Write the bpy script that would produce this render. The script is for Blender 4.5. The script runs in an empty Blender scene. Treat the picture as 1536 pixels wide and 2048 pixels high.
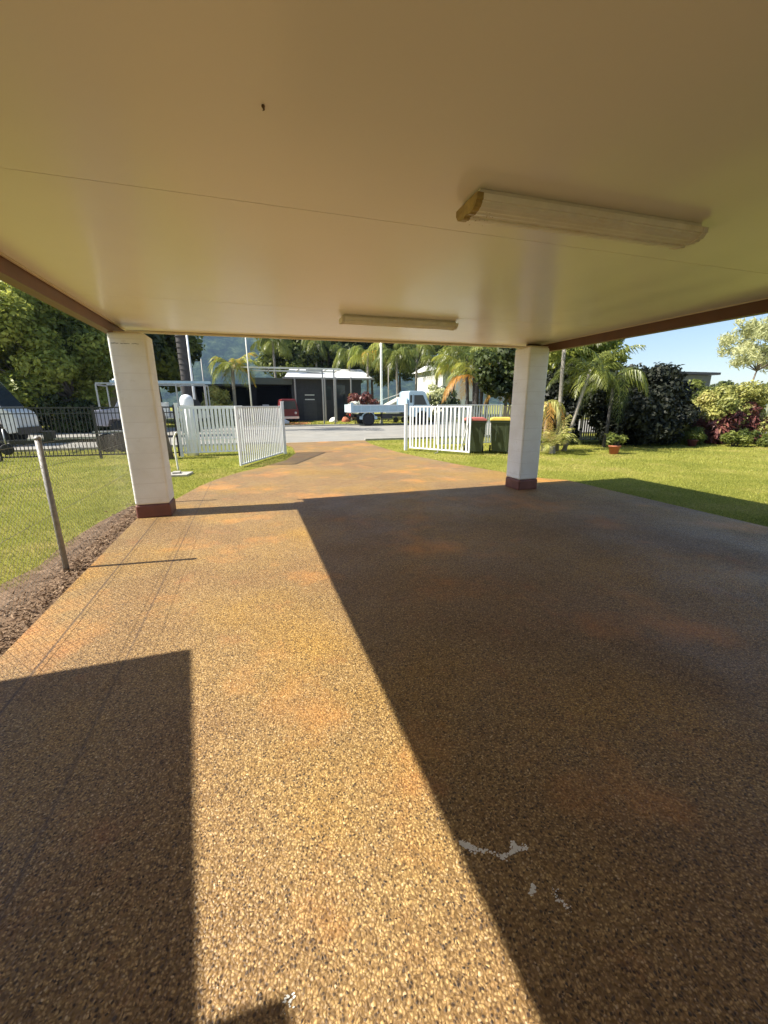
import bpy, bmesh, math, random
import numpy as np
from mathutils import Vector, Matrix
random.seed(7); RNG = np.random.default_rng(11)
sc = bpy.context.scene; COL = sc.collection
PI = math.pi; rad = math.radians

# ------------------------------------------------------------------ camera numbers
FOC, PITCH, YAW, ROLL, EYE = 805.0, rad(14.9), rad(18.0), rad(0.3), 1.5
def ray(x, y):
    a, b = x-768, y-1024
    X = a*math.cos(ROLL)-b*math.sin(ROLL); V = a*math.sin(ROLL)+b*math.cos(ROLL)
    fw = FOC*math.cos(PITCH)-V*math.sin(PITCH); z = -(V*math.cos(PITCH)+FOC*math.sin(PITCH))
    return Vector((fw*math.sin(YAW)+X*math.cos(YAW), fw*math.cos(YAW)-X*math.sin(YAW), z))
def G(x, y, z=0.0):
    d = ray(x, y); return Vector((0,0,EYE)) + d*((z-EYE)/d.z)
def W(x, y, Y):
    d = ray(x, y); return Vector((0,0,EYE)) + d*(Y/d.y)

# ------------------------------------------------------------------ object helpers
def link(o, parent=None):
    COL.objects.link(o)
    if parent is not None: o.parent = parent
    return o
def tag(o, label=None, cat=None, group=None, kind=None):
    if label: o['label'] = label
    if cat: o['category'] = cat
    if group: o['group'] = group
    if kind: o['kind'] = kind
    return o
def thing(name, label, cat, loc=(0,0,0), rz=0.0, group=None):
    o = bpy.data.objects.new(name, None); o.empty_display_size = .2
    o.location = loc; o.rotation_euler = (0,0,rz); link(o)
    return tag(o, label, cat, group)
def children(o): return [c for c in bpy.data.objects if c.parent == o]
def copy_tree(o, parent=None):
    kids = children(o)
    c = o.copy(); COL.objects.link(c)
    if parent is not None: c.parent = parent
    for k in kids: copy_tree(k, c)
    return c

class MB:
    def __init__(s): s.v = []; s.f = []; s.sm = []
    def _add(s, vs, fs, smooth=False):
        n = len(s.v); s.v += [tuple(v) for v in vs]
        s.f += [tuple(i+n for i in f) for f in fs]; s.sm += [smooth]*len(fs)
    def box(s, x0, x1, y0, y1, z0, z1, M=None):
        vs = [Vector((x,y,z)) for z in (z0,z1) for y in (y0,y1) for x in (x0,x1)]
        if M is not None: vs = [M @ v for v in vs]
        s._add(vs, [(0,2,3,1),(4,5,7,6),(0,1,5,4),(2,6,7,3),(0,4,6,2),(1,3,7,5)])
        return s
    def cbox(s, c, size, M=None):
        return s.box(c[0]-size[0]/2,c[0]+size[0]/2,c[1]-size[1]/2,c[1]+size[1]/2,c[2]-size[2]/2,c[2]+size[2]/2,M)
    def bar(s, a, b, w, h=None):
        a, b = Vector(a), Vector(b); h = h or w; d = b-a; L = d.length; d.normalize()
        up = Vector((0,0,1)) if abs(d.z) < .95 else Vector((0,1,0))
        r = d.cross(up).normalized(); u = r.cross(d).normalized()
        M = Matrix((( r.x,d.x,u.x,a.x),(r.y,d.y,u.y,a.y),(r.z,d.z,u.z,a.z),(0,0,0,1)))
        return s.box(-w/2,w/2,0,L,-h/2,h/2,M)
    def tube(s, pts, rs, seg=8, cap=True, smooth=True):
        pts = [Vector(p) for p in pts]
        if not hasattr(rs, '__len__'): rs = [rs]*len(pts)
        n0 = len(s.v); vs = []; prev = None
        for i, p in enumerate(pts):
            d = (pts[min(i+1,len(pts)-1)]-pts[max(i-1,0)]).normalized()
            if prev is None:
                up = Vector((0,0,1)) if abs(d.z) < .9 else Vector((1,0,0))
                r = d.cross(up).normalized()
            else: r = (prev - d*prev.dot(d)).normalized()
            prev = r; u = d.cross(r)
            for k in range(seg):
                a = 2*PI*k/seg; vs.append(p + (r*math.cos(a)+u*math.sin(a))*rs[i])
        fs = [(i*seg+k, i*seg+(k+1)%seg, (i+1)*seg+(k+1)%seg, (i+1)*seg+k) for i in range(len(pts)-1) for k in range(seg)]
        s._add(vs, fs, smooth)
        if cap:
            m = len(pts)-1
            s.f.append(tuple(n0+k for k in range(seg))[::-1]); s.sm.append(False)
            s.f.append(tuple(n0+m*seg+k for k in range(seg))); s.sm.append(False)
        return s
    def lathe(s, prof, c=(0,0,0), seg=20, M=None, smooth=True):
        vs = []
        for r, z in prof:
            for k in range(seg):
                a = 2*PI*k/seg; v = Vector((c[0]+r*math.cos(a), c[1]+r*math.sin(a), c[2]+z))
                vs.append(M @ v if M is not None else v)
        fs = [(i*seg+k, i*seg+(k+1)%seg, (i+1)*seg+(k+1)%seg, (i+1)*seg+k) for i in range(len(prof)-1) for k in range(seg)]
        fs += [tuple(range(seg))[::-1], tuple((len(prof)-1)*seg+k for k in range(seg))]
        s._add(vs, fs, smooth); return s
    def prism(s, poly, z0, z1, M=None):       # poly in xy
        n = len(poly)
        vs = [Vector((x,y,z0)) for x,y in poly]+[Vector((x,y,z1)) for x,y in poly]
        if M is not None: vs = [M @ v for v in vs]
        s._add(vs, [tuple(range(n))[::-1], tuple(range(n,2*n))]+[(i,(i+1)%n,n+(i+1)%n,n+i) for i in range(n)])
        return s
    def side(s, poly, y0, y1, M=None):        # poly in xz, extruded along y
        n = len(poly)
        vs = [Vector((x,y0,z)) for x,z in poly]+[Vector((x,y1,z)) for x,z in poly]
        if M is not None: vs = [M @ v for v in vs]
        s._add(vs, [tuple(range(n)), tuple(range(n,2*n))[::-1]]+[(i,n+i,n+(i+1)%n,(i+1)%n) for i in range(n)])
        return s
    def build(s, name, m, parent=None, bevel=0, seg=2):
        me = bpy.data.meshes.new(name); me.from_pydata(s.v, [], s.f)
        me.polygons.foreach_set('use_smooth', s.sm); me.update()
        bm = bmesh.new(); bm.from_mesh(me); bmesh.ops.recalc_face_normals(bm, faces=bm.faces); bm.to_mesh(me); bm.free()
        me.materials.append(m); o = bpy.data.objects.new(name, me); link(o, parent)
        if bevel:
            b = o.modifiers.new('Bevel','BEVEL'); b.width = bevel; b.segments = seg; b.limit_method = 'ANGLE'
        return o

def np_mesh(name, V, F, m, parent=None, tint=None, smooth=False):
    """V (n,3), F (k,4) or (k,3)"""
    me = bpy.data.meshes.new(name); k, c = F.shape
    me.vertices.add(len(V)); me.vertices.foreach_set('co', np.ascontiguousarray(V, dtype=np.float32).ravel())
    me.loops.add(k*c); me.loops.foreach_set('vertex_index', F.astype(np.int32).ravel())
    me.polygons.add(k); me.polygons.foreach_set('loop_start', np.arange(0,k*c,c,dtype=np.int32))
    me.polygons.foreach_set('loop_total', np.full(k,c,dtype=np.int32))
    if smooth: me.polygons.foreach_set('use_smooth', np.ones(k,dtype=bool))
    me.update(calc_edges=True)
    if tint is not None:
        a = me.attributes.new('tint','FLOAT','FACE'); a.data.foreach_set('value', tint.astype(np.float32))
    me.materials.append(m); o = bpy.data.objects.new(name, me); return link(o, parent)

# ------------------------------------------------------------------ materials
def new_mat(name):
    m = bpy.data.materials.new(name); m.use_nodes = True
    nt = m.node_tree; return m, nt, nt.nodes['Principled BSDF']
def N(nt, t, **k):
    n = nt.nodes.new(t)
    for a, b in k.items():
        if a in n.inputs: n.inputs[a].default_value = b
        else: setattr(n, a, b)
    return n
def ramp(nt, src, stops):
    r = nt.nodes.new('ShaderNodeValToRGB'); e = r.color_ramp.elements
    while len(e) < len(stops): e.new(.5)
    for el, (p, c) in zip(e, stops): el.position = p; el.color = (*c, 1) if len(c) == 3 else c
    nt.links.new(src, r.inputs[0]); return r
def mix(nt, f, a, b, mode='MIX'):
    n = nt.nodes.new('ShaderNodeMix'); n.data_type = 'RGBA'; n.blend_type = mode
    for i, v in ((0,f),(6,a),(7,b)):
        if hasattr(v, 'links'): nt.links.new(v, n.inputs[i])
        elif i == 0: n.inputs[0].default_value = v
        else: n.inputs[i].default_value = (*v, 1)
    return n.outputs[2]
def noise(nt, vec, scale, detail=4, rough=.55):
    n = N(nt, 'ShaderNodeTexNoise'); n.inputs['Scale'].default_value = scale
    n.inputs['Detail'].default_value = detail; n.inputs['Roughness'].default_value = rough
    nt.links.new(vec, n.inputs['Vector']); return n.outputs['Fac']
def bump(nt, bs, h, strength=.3, dist=.01):
    b = N(nt, 'ShaderNodeBump'); b.inputs['Strength'].default_value = strength; b.inputs['Distance'].default_value = dist
    nt.links.new(h, b.inputs['Height']); nt.links.new(b.outputs[0], bs.inputs['Normal'])
def simple(name, col, rough=.6, var=.15, scale=6, metal=0, spec=.5, bumpy=0, bscale=60, dirt=None):
    m, nt, bs = new_mat(name)
    co = N(nt,'ShaderNodeTexCoord').outputs['Object']
    f = noise(nt, co, scale)
    lo = tuple(c*(1-var) for c in col); hi = tuple(min(1,c*(1+var)) for c in col)
    r = ramp(nt, f, [(.3,lo),(.7,hi)]); out = r.outputs[0]
    if dirt:
        d = ramp(nt, noise(nt, co, scale*.45, 6, .7), [(.52,(0,0,0)),(.72,(1,1,1))])
        out = mix(nt, d.outputs[0], out, dirt)
    nt.links.new(out, bs.inputs['Base Color'])
    bs.inputs['Roughness'].default_value = rough; bs.inputs['Metallic'].default_value = metal
    bs.inputs['Specular IOR Level'].default_value = spec
    if bumpy: bump(nt, bs, noise(nt, co, bscale, 5), bumpy, .005)
    return m
def leaf_mat(name, dark, light, trans=.3, rough=.5, hue=None):
    m, nt, bs = new_mat(name)
    at = N(nt,'ShaderNodeAttribute'); at.attribute_name = 'tint'
    stops = [(0,dark),(1,light)] if hue is None else [(0,dark),(.82,light),(.95,hue),(1,hue)]
    r = ramp(nt, at.outputs['Fac'], stops)
    nt.links.new(r.outputs[0], bs.inputs['Base Color']); bs.inputs['Roughness'].default_value = rough
    bs.inputs['Specular IOR Level'].default_value = .35
    tr = N(nt,'ShaderNodeBsdfTranslucent'); nt.links.new(r.outputs[0], tr.inputs['Color'])
    mx = N(nt,'ShaderNodeMixShader'); mx.inputs[0].default_value = trans
    out = nt.nodes['Material Output']
    nt.links.new(bs.outputs[0], mx.inputs[1]); nt.links.new(tr.outputs[0], mx.inputs[2]); nt.links.new(mx.outputs[0], out.inputs['Surface'])
    return m

def slab_material():
    m, nt, bs = new_mat('exposed_aggregate')
    co = N(nt,'ShaderNodeTexCoord').outputs['Object']
    wob = N(nt,'ShaderNodeTexNoise', Scale=35.0, Detail=2.0); nt.links.new(co, wob.inputs['Vector'])
    add = N(nt,'ShaderNodeVectorMath', operation='MULTIPLY_ADD'); nt.links.new(wob.outputs['Color'], add.inputs[0])
    add.inputs[1].default_value = (.016,.016,.016); nt.links.new(co, add.inputs[2])
    vec = add.outputs[0]
    def vor(scale, feature='F1', rnd=1.0):
        v = N(nt,'ShaderNodeTexVoronoi', feature=feature); v.inputs['Scale'].default_value = scale
        v.inputs['Randomness'].default_value = rnd; nt.links.new(vec, v.inputs['Vector']); return v
    v1 = vor(122); v2 = vor(70)
    sep = N(nt,'ShaderNodeSeparateColor'); nt.links.new(v1.outputs['Color'], sep.inputs[0])
    peb = ramp(nt, sep.outputs[0], [(0,(.045,.032,.022)),(.13,(.09,.058,.032)),(.22,(.23,.14,.055)),(.45,(.38,.25,.10)),(.72,(.49,.345,.155)),(.9,(.29,.175,.07)),(1,(.58,.45,.27))])
    mort_shade = mix(nt, noise(nt, co, 1.2, 5), (.165,.10,.037), (.265,.165,.068))  # mortar, with the stones' self-shadow darkened into its colour
    edge = ramp(nt, v1.outputs['Distance'], [(.35,(0,0,0)),(.60,(1,1,1))])
    c = mix(nt, edge.outputs[0], peb.outputs[0], mort_shade)
    # sparse larger dark stones
    sep2 = N(nt,'ShaderNodeSeparateColor'); nt.links.new(v2.outputs['Color'], sep2.inputs[0])
    pick = ramp(nt, sep2.outputs[1], [(.13,(1,1,1)),(.15,(0,0,0))])
    ins = ramp(nt, v2.outputs['Distance'], [(.22,(1,1,1)),(.42,(0,0,0))])
    mm = N(nt,'ShaderNodeMath', operation='MULTIPLY'); nt.links.new(pick.outputs[0], mm.inputs[0]); nt.links.new(ins.outputs[0], mm.inputs[1])
    c = mix(nt, mm.outputs[0], c, (.085,.058,.038))
    # rust and red stains, pale worn patches
    st = ramp(nt, noise(nt, co, .85, 6, .62), [(.53,(0,0,0)),(.68,(.66,.66,.66))])
    c = mix(nt, st.outputs[0], c, (.52,.24,.065))
    st2 = ramp(nt, noise(nt, co, 2.7, 6, .7), [(.58,(0,0,0)),(.74,(.45,.45,.45))])
    c = mix(nt, st2.outputs[0], c, (.38,.155,.06))
    st3 = ramp(nt, noise(nt, co, .5, 4), [(.45,(1.04,1.04,1.04)),(.7,(.84,.85,.88))])
    c = mix(nt, 1.0, c, st3.outputs[0], 'MULTIPLY')
    # two saw cut joints running along the drive
    sx = N(nt,'ShaderNodeSeparateXYZ'); nt.links.new(co, sx.inputs[0])
    for x0, amt in ((-1.30,.75),(-.83,.55)):
        a = N(nt,'ShaderNodeMath', operation='ADD'); nt.links.new(sx.outputs[0], a.inputs[0]); a.inputs[1].default_value = -x0
        b = N(nt,'ShaderNodeMath', operation='ABSOLUTE'); nt.links.new(a.outputs[0], b.inputs[0])
        l = ramp(nt, b.outputs[0], [(0.004,(amt,amt,amt)),(.011,(0,0,0))])
        c = mix(nt, l.outputs[0], c, (.09,.06,.04))
    v3 = vor(150); s3 = N(nt,'ShaderNodeSeparateColor'); nt.links.new(v3.outputs['Color'], s3.inputs[0])
    grit = ramp(nt, s3.outputs[0], [(.0,(.58,.54,.50)),(.3,(.90,.88,.86)),(.7,(1.1,1.1,1.08)),(1,(1.35,1.33,1.28))])
    c = mix(nt, 1.0, c, grit.outputs[0], 'MULTIPLY')
    yl = ramp(nt, noise(nt, co, .62, 3, .5), [(.42,(.88,.85,.87)),(.50,(.95,.95,.94)),(.62,(1.08,1.01,.70))])
    c = mix(nt, 1.0, c, yl.outputs[0], 'MULTIPLY')
    nt.links.new(c, bs.inputs['Base Color'])
    wet = ramp(nt, noise(nt, co, 1.1, 5, .6), [(.35,(0,)*3),(.65,(.22,)*3)])
    rr = ramp(nt, sep.outputs[2], [(0,(.36,)*3),(1,(.60,)*3)])
    ra = N(nt,'ShaderNodeMath', operation='ADD'); nt.links.new(rr.outputs[0], ra.inputs[0]); nt.links.new(wet.outputs[0], ra.inputs[1]); nt.links.new(ra.outputs[0], bs.inputs['Roughness'])
    bs.inputs['Specular IOR Level'].default_value = .38
    h = N(nt,'ShaderNodeMath', operation='MULTIPLY_ADD'); h.inputs[1].default_value = -1; h.inputs[2].default_value = 1
    nt.links.new(v1.outputs['Distance'], h.inputs[0])
    bump(nt, bs, h.outputs[0], .65, .005)
    return m

M = {}
M['slab'] = slab_material()
def ground_mat():
    m, nt, bs = new_mat('lawn_ground')
    co = N(nt,'ShaderNodeTexCoord').outputs['Object']
    a = ramp(nt, noise(nt, co, .7, 6, .65), [(.3,(.16,.19,.026)),(.5,(.30,.30,.055)),(.63,(.40,.35,.10)),(.76,(.40,.27,.12))])
    b = ramp(nt, noise(nt, co, 26, 5, .8), [(.35,(.35,.37,.33)),(.65,(1.35,1.33,1.25))])
    c = mix(nt, 1, a.outputs[0], b.outputs[0], 'MULTIPLY')
    nt.links.new(c, bs.inputs['Base Color']); bs.inputs['Roughness'].default_value = .95; bs.inputs['Specular IOR Level'].default_value = .1
    bump(nt, bs, noise(nt, co, 40, 5, .8), 1, .04); return m
M['lawn'] = ground_mat()
M['blade'] = leaf_mat('grass_blade', (.13,.17,.02), (.50,.48,.11), .35, .6, (.58,.46,.22))
M['soil'] = simple('bare_soil', (.15,.10,.065), .95, .45, 14, spec=.1, bumpy=1, bscale=45, dirt=(.27,.19,.13))
M['chips'] = leaf_mat('leaf_litter', (.09,.05,.03), (.36,.25,.16), .05, .8)
M['road'] = simple('pale_asphalt', (.26,.25,.225), .9, .12, 1.2, spec=.2, bumpy=.4, bscale=80, dirt=(.36,.33,.28))
M['kerb'] = simple('kerb_concrete', (.36,.34,.30), .85, .2, 5)
M['gutter'] = simple('gutter_channel', (.17,.16,.14), .9, .2, 5)
M['dirt'] = simple('orange_dirt', (.42,.17,.07), .95, .3, 3, spec=.1)
def ceiling_mat():
    m, nt, bs = new_mat('cream_roof_panel'); co = N(nt,'ShaderNodeTexCoord').outputs['Object']
    a = ramp(nt, noise(nt, co, .8, 6, .6), [(.3,(.92,.855,.80)),(.7,(.94,.88,.83))])
    d = ramp(nt, noise(nt, co, 2.3, 8, .75), [(.62,(0,0,0)),(.85,(.10,.10,.10))])
    c = mix(nt, d.outputs[0], a.outputs[0], (.80,.70,.56))
    nt.links.new(c, bs.inputs['Base Color'])
    rr = ramp(nt, noise(nt, co, 4, 6, .7), [(.3,(.22,)*3),(.7,(.27,)*3)]); nt.links.new(rr.outputs[0], bs.inputs['Roughness'])
    w = N(nt,'ShaderNodeTexWave'); w.inputs['Scale'].default_value = .55; w.inputs['Distortion'].default_value = .6; w.inputs['Detail'].default_value = 0
    nt.links.new(co, w.inputs['Vector'])
    b = N(nt,'ShaderNodeBump'); b.inputs['Strength'].default_value = .16; b.inputs['Distance'].default_value = .012
    nt.links.new(w.outputs['Fac'], b.inputs['Height'])
    b2 = N(nt,'ShaderNodeBump'); b2.inputs['Strength'].default_value = .04; b2.inputs['Distance'].default_value = .0006
    nt.links.new(noise(nt, co, 40, 3), b2.inputs['Height']); nt.links.new(b.outputs[0], b2.inputs['Normal']); nt.links.new(b2.outputs[0], bs.inputs['Normal'])
    return m
M['ceiling'] = ceiling_mat()
M['ceiling_b'] = simple('panel_backing', (.22,.17,.11), .8, .1)
M['trim'] = simple('cream_trim', (.70,.60,.43), .45, .06, 3)
M['beam'] = simple('brown_beam', (.155,.065,.035), .45, .12, 4)
M['beamd'] = simple('dark_bracket', (.10,.05,.035), .55, .12, 4)
def pillar_mat():
    m, nt, bs = new_mat('white_block_paint')
    co = N(nt,'ShaderNodeTexCoord').outputs['Object']
    f = noise(nt, co, 3, 6, .6)
    a = ramp(nt, f, [(.3,(.79,.77,.74)),(.6,(.88,.875,.865))])
    d = ramp(nt, noise(nt, co, 9, 6, .75), [(.60,(0,0,0)),(.78,(.5,.5,.5))])
    c = mix(nt, d.outputs[0], a.outputs[0], (.45,.38,.28))
    sx = N(nt,'ShaderNodeSeparateXYZ'); nt.links.new(co, sx.inputs[0])
    fr = N(nt,'ShaderNodeMath', operation='MODULO'); nt.links.new(sx.outputs[2], fr.inputs[0]); fr.inputs[1].default_value = .2
    ab = N(nt,'ShaderNodeMath', operation='COMPARE'); nt.links.new(fr.outputs[0], ab.inputs[0]); ab.inputs[1].default_value = .1; ab.inputs[2].default_value = .006
    c = mix(nt, ab.outputs[0], c, (.80,.785,.765))
    nt.links.new(c, bs.inputs['Base Color']); bs.inputs['Roughness'].default_value = .6
    iv = N(nt,'ShaderNodeMath', operation='MULTIPLY_ADD'); nt.links.new(ab.outputs[0], iv.inputs[0]); iv.inputs[1].default_value = -.5
    nt.links.new(noise(nt, co, 70, 4), iv.inputs[2]); bump(nt, bs, iv.outputs[0], .35, .004)
    return m
M['pillar'] = pillar_mat()
M['plinth'] = simple('brown_plinth_paint', (.17,.062,.048), .55, .2, 5, bumpy=.3)
M['diff'] = simple('aged_diffuser', (.88,.83,.74), .35, .1, 5, dirt=(.78,.68,.50))
M['lampcap'] = simple('yellowed_cap', (.42,.30,.10), .4, .25, 25, dirt=(.25,.14,.05))
M['lampbase'] = simple('lamp_tray', (.74,.68,.58), .5, .08, 8)
M['white'] = simple('white_powdercoat', (.78,.79,.80), .4, .06, 4)
M['whited'] = simple('white_weathered', (.70,.69,.64), .6, .12, 5)
M['black'] = simple('black_metal', (.018,.018,.02), .4, .2, 5)
M['steel'] = simple('galvanised_steel', (.42,.42,.42), .45, .2, 20, metal=.7)
M['dull'] = simple('dull_galvanised', (.30,.29,.28), .6, .2, 30, metal=.3)
M['wire'] = simple('chain_wire', (.20,.185,.165), .7, .2, 20, metal=.2)
M['truckblue'] = simple('pale_blue_paint', (.50,.64,.72), .35, .05, 3)
M['trucktray'] = simple('tray_paint', (.42,.55,.62), .45, .08, 3)
M['glass'] = simple('dark_glass', (.03,.04,.05), .08, .1, 3)
M['tyre'] = simple('tyre_rubber', (.02,.02,.022), .8, .2, 8)
M['rim'] = simple('grey_rim', (.35,.34,.40), .4, .1, 8, metal=.4)
M['redlamp'] = simple('tail_lamp_red', (.45,.03,.02), .3, .1)
M['charcoal'] = simple('charcoal_cladding', (.035,.035,.038), .7, .2, 3)
M['charcoal2'] = simple('charcoal_door', (.05,.05,.052), .6, .15, 3)
M['void'] = simple('interior_shade', (.01,.01,.012), .9, .1, 3)  # near-black colour stands for shade inside openings and rim holes
M['roofw'] = simple('white_roof_sheet', (.74,.75,.76), .45, .04, 2)
M['fascia'] = simple('olive_fascia', (.09,.10,.075), .6, .1, 2)
M['maroon'] = simple('maroon_paint', (.16,.018,.02), .35, .15, 3)
M['yellow'] = simple('yellow_sign', (.75,.45,.03), .5, .1, 8)
M['bark'] = simple('grey_bark', (.14,.11,.085), .9, .35, 6, bumpy=.8, bscale=25)
M['palmbark'] = simple('palm_bark', (.26,.235,.20), .85, .25, 5, bumpy=.5, bscale=20)
M['darkbark'] = simple('dark_palm_bark', (.055,.05,.05), .85, .3, 5, bumpy=.5, bscale=20)
M['beige'] = simple('beige_wall', (.40,.33,.26), .8, .08, 2)
M['housew'] = simple('white_house_wall', (.72,.72,.70), .7, .06, 2)
M['binbody'] = simple('dark_green_bin', (.045,.058,.032), .35, .15, 6)
M['binred'] = simple('red_bin_lid', (.42,.12,.10), .5, .1, 6)
M['binyel'] = simple('yellow_bin_lid', (.62,.45,.09), .5, .1, 6)
M['terra'] = simple('terracotta', (.36,.12,.06), .8, .15, 8)
M['terrad'] = simple('dark_maroon_pot', (.13,.035,.045), .6, .15, 8)
M['pvc'] = simple('pvc_pipe', (.70,.68,.60), .5, .08, 8)
M['tan'] = simple('tan_fence_paint', (.42,.35,.29), .7, .15, 5)
M['paint'] = simple('spilt_white_paint', (.78,.77,.72), .55, .1, 30)
M['boatcover'] = simple('cream_boat_cover', (.52,.50,.42), .8, .12, 4)
def hill_mat():
    m, nt, bs = new_mat('forest_hill')
    co = N(nt,'ShaderNodeTexCoord').outputs['Object']
    a = ramp(nt, noise(nt, co, .035, 8, .8), [(.40,(.004,.012,.008)),(.52,(.03,.055,.022)),(.68,(.13,.17,.08))])
    nt.links.new(a.outputs[0], bs.inputs['Base Color']); bs.inputs['Roughness'].default_value = .95; bs.inputs['Specular IOR Level'].default_value = .1
    bump(nt, bs, noise(nt, co, .09, 8, .8), 1, 9); return m
M['hill'] = hill_mat()
L_ = dict(
 broad=leaf_mat('broad_leaf', (.09,.14,.018), (.60,.61,.13), .5, .45),
 dark=leaf_mat('dark_leaf', (.014,.026,.008), (.11,.14,.035), .3, .5),
 mid=leaf_mat('mid_leaf', (.04,.07,.012), (.27,.30,.065), .4, .5),
 hedge=leaf_mat('hedge_leaf', (.006,.008,.005), (.024,.029,.014), .12, .6),
 lime=leaf_mat('lime_leaf', (.14,.17,.04), (.52,.50,.15), .35, .5, (.60,.50,.22)),
 pale=leaf_mat('pale_feather_leaf', (.42,.44,.20), (.72,.72,.42), .45, .6),
 red=leaf_mat('cordyline_leaf', (.07,.025,.025), (.26,.095,.08), .3, .4, (.34,.24,.12)),
 palm=leaf_mat('palm_leaf', (.05,.085,.014), (.26,.28,.06), .35, .35),
 palmg=leaf_mat('golden_palm_leaf', (.13,.18,.03), (.42,.42,.08), .4, .35, (.58,.30,.05)),
 palmo=leaf_mat('dying_palm_leaf', (.50,.20,.05), (.66,.40,.10), .35, .5),
 white=leaf_mat('white_flower', (.50,.52,.40), (.85,.85,.80), .2, .6),
)

# ------------------------------------------------------------------ foliage
def leaf_quads(P, Nn, size, aspect=1.8, rng=RNG):
    """P centres, Nn rough normals, size per leaf -> V,F  (pointed leaf: 4 verts, slightly folded)"""
    n = len(P)
    Nn = Nn/np.linalg.norm(Nn, axis=1, keepdims=True)
    t = rng.normal(size=(n,3)); t -= (t*Nn).sum(1,keepdims=True)*Nn; t /= np.linalg.norm(t,axis=1,keepdims=True)
    b = np.cross(Nn, t); s = size[:,None] if hasattr(size,'shape') else size
    V = np.stack([P-t*s*.5*aspect**.5, P+b*s*.5/aspect**.5+Nn*s*.12, P+t*s*.5*aspect**.5, P-b*s*.5/aspect**.5+Nn*s*.12], 1)
    return V.reshape(-1,3), np.arange(4*n).reshape(n,4)
def clump_leaves(clumps, n, size, aspect=1.8, rng=RNG, up=.5, shell=.6):
    C = np.array([c[:3] for c in clumps]); R = np.array([c[3] for c in clumps])
    w = R**2/np.sum(R**2); idx = rng.choice(len(C), n, p=w)
    d = rng.normal(size=(n,3)); d /= np.linalg.norm(d,axis=1,keepdims=True)
    rr = R[idx]*(shell+(1-shell)*rng.random(n)**.7)*(1+.12*rng.normal(size=n))
    P = C[idx]+d*rr[:,None]*np.array([1,1,.8])
    nn = d+rng.normal(size=(n,3))*.7+np.array([0,0,up])
    tc = rng.random(len(C))
    V, F = leaf_quads(P, nn, size*(.6+.8*rng.random(n)), aspect, rng)
    tint = np.clip(tc[idx]*.55+rng.random(n)*.45, 0, 1)
    return V, F, tint
def crown_clumps(c, rx, ry, rz, k, rmin, rmax, rng=RNG, low=-.6):
    out = []
    while len(out) < k:
        d = rng.normal(size=3); d /= np.linalg.norm(d)
        if d[2] < low: continue
        f = .35+.6*rng.random()**.6
        out.append((c[0]+d[0]*rx*f, c[1]+d[1]*ry*f, c[2]+d[2]*rz*f, rmin+(rmax-rmin)*rng.random()))
    return out
def tree(name, label, cat, base, th, c_off, radii, k, rc, n, size, leaf, bark='bark', tr=.2, group=None, limbs=7, aspect=1.8, lean=(0,0), low=-.6, up=.5, shell=.6):
    t = thing(name, label, cat, base, 0, group)
    c = (c_off[0], c_off[1], c_off[2])
    cl = crown_clumps(c, *radii, k, *rc, low=low)
    m = MB(); top = Vector((lean[0], lean[1], th))
    m.tube([(0,0,-.1), (lean[0]*.2+.04,lean[1]*.2,th*.35), (lean[0]*.55-.05,lean[1]*.55+.05,th*.7), top], [tr*1.25,tr,tr*.8,tr*.62], 8)
    for i in range(min(limbs,len(cl))):
        e = Vector(cl[i][:3]); mid = top.lerp(e,.5)+Vector((0,0,-.08*(e-top).length))
        m.tube([top-Vector((0,0,tr)), mid, e], [tr*.5,tr*.3,tr*.1], 6)
    m.build('trunk', M[bark], t)
    V, F, ti = clump_leaves(cl, n, size, aspect, up=up, shell=shell)
    np_mesh('crown', V, F, L_[leaf], t, ti); return t
def bush(name, label, cat, base, radii, k, rc, n, size, leaf, group=None, aspect=1.8, stems=5, up=.4):
    t = thing(name, label, cat, base, 0, group)
    cl = crown_clumps((0,0,radii[2]*.9), *radii, k, *rc, low=-1)
    cl = [(a,b,max(c,r*.7),r) for a,b,c,r in cl]
    m = MB()
    for i in range(stems):
        e = Vector(cl[i % len(cl)][:3]); m.tube([(e.x*.15,e.y*.15,-.05),(e.x*.5,e.y*.5,e.z*.5),e],[.03,.022,.01],5)
    m.build('stem', M['bark'], t)
    V, F, ti = clump_leaves(cl, n, size, aspect, up=up, shell=.55); V[:,2] = np.maximum(V[:,2], .01)
    np_mesh('foliage', V, F, L_[leaf], t, ti); return t

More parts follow.
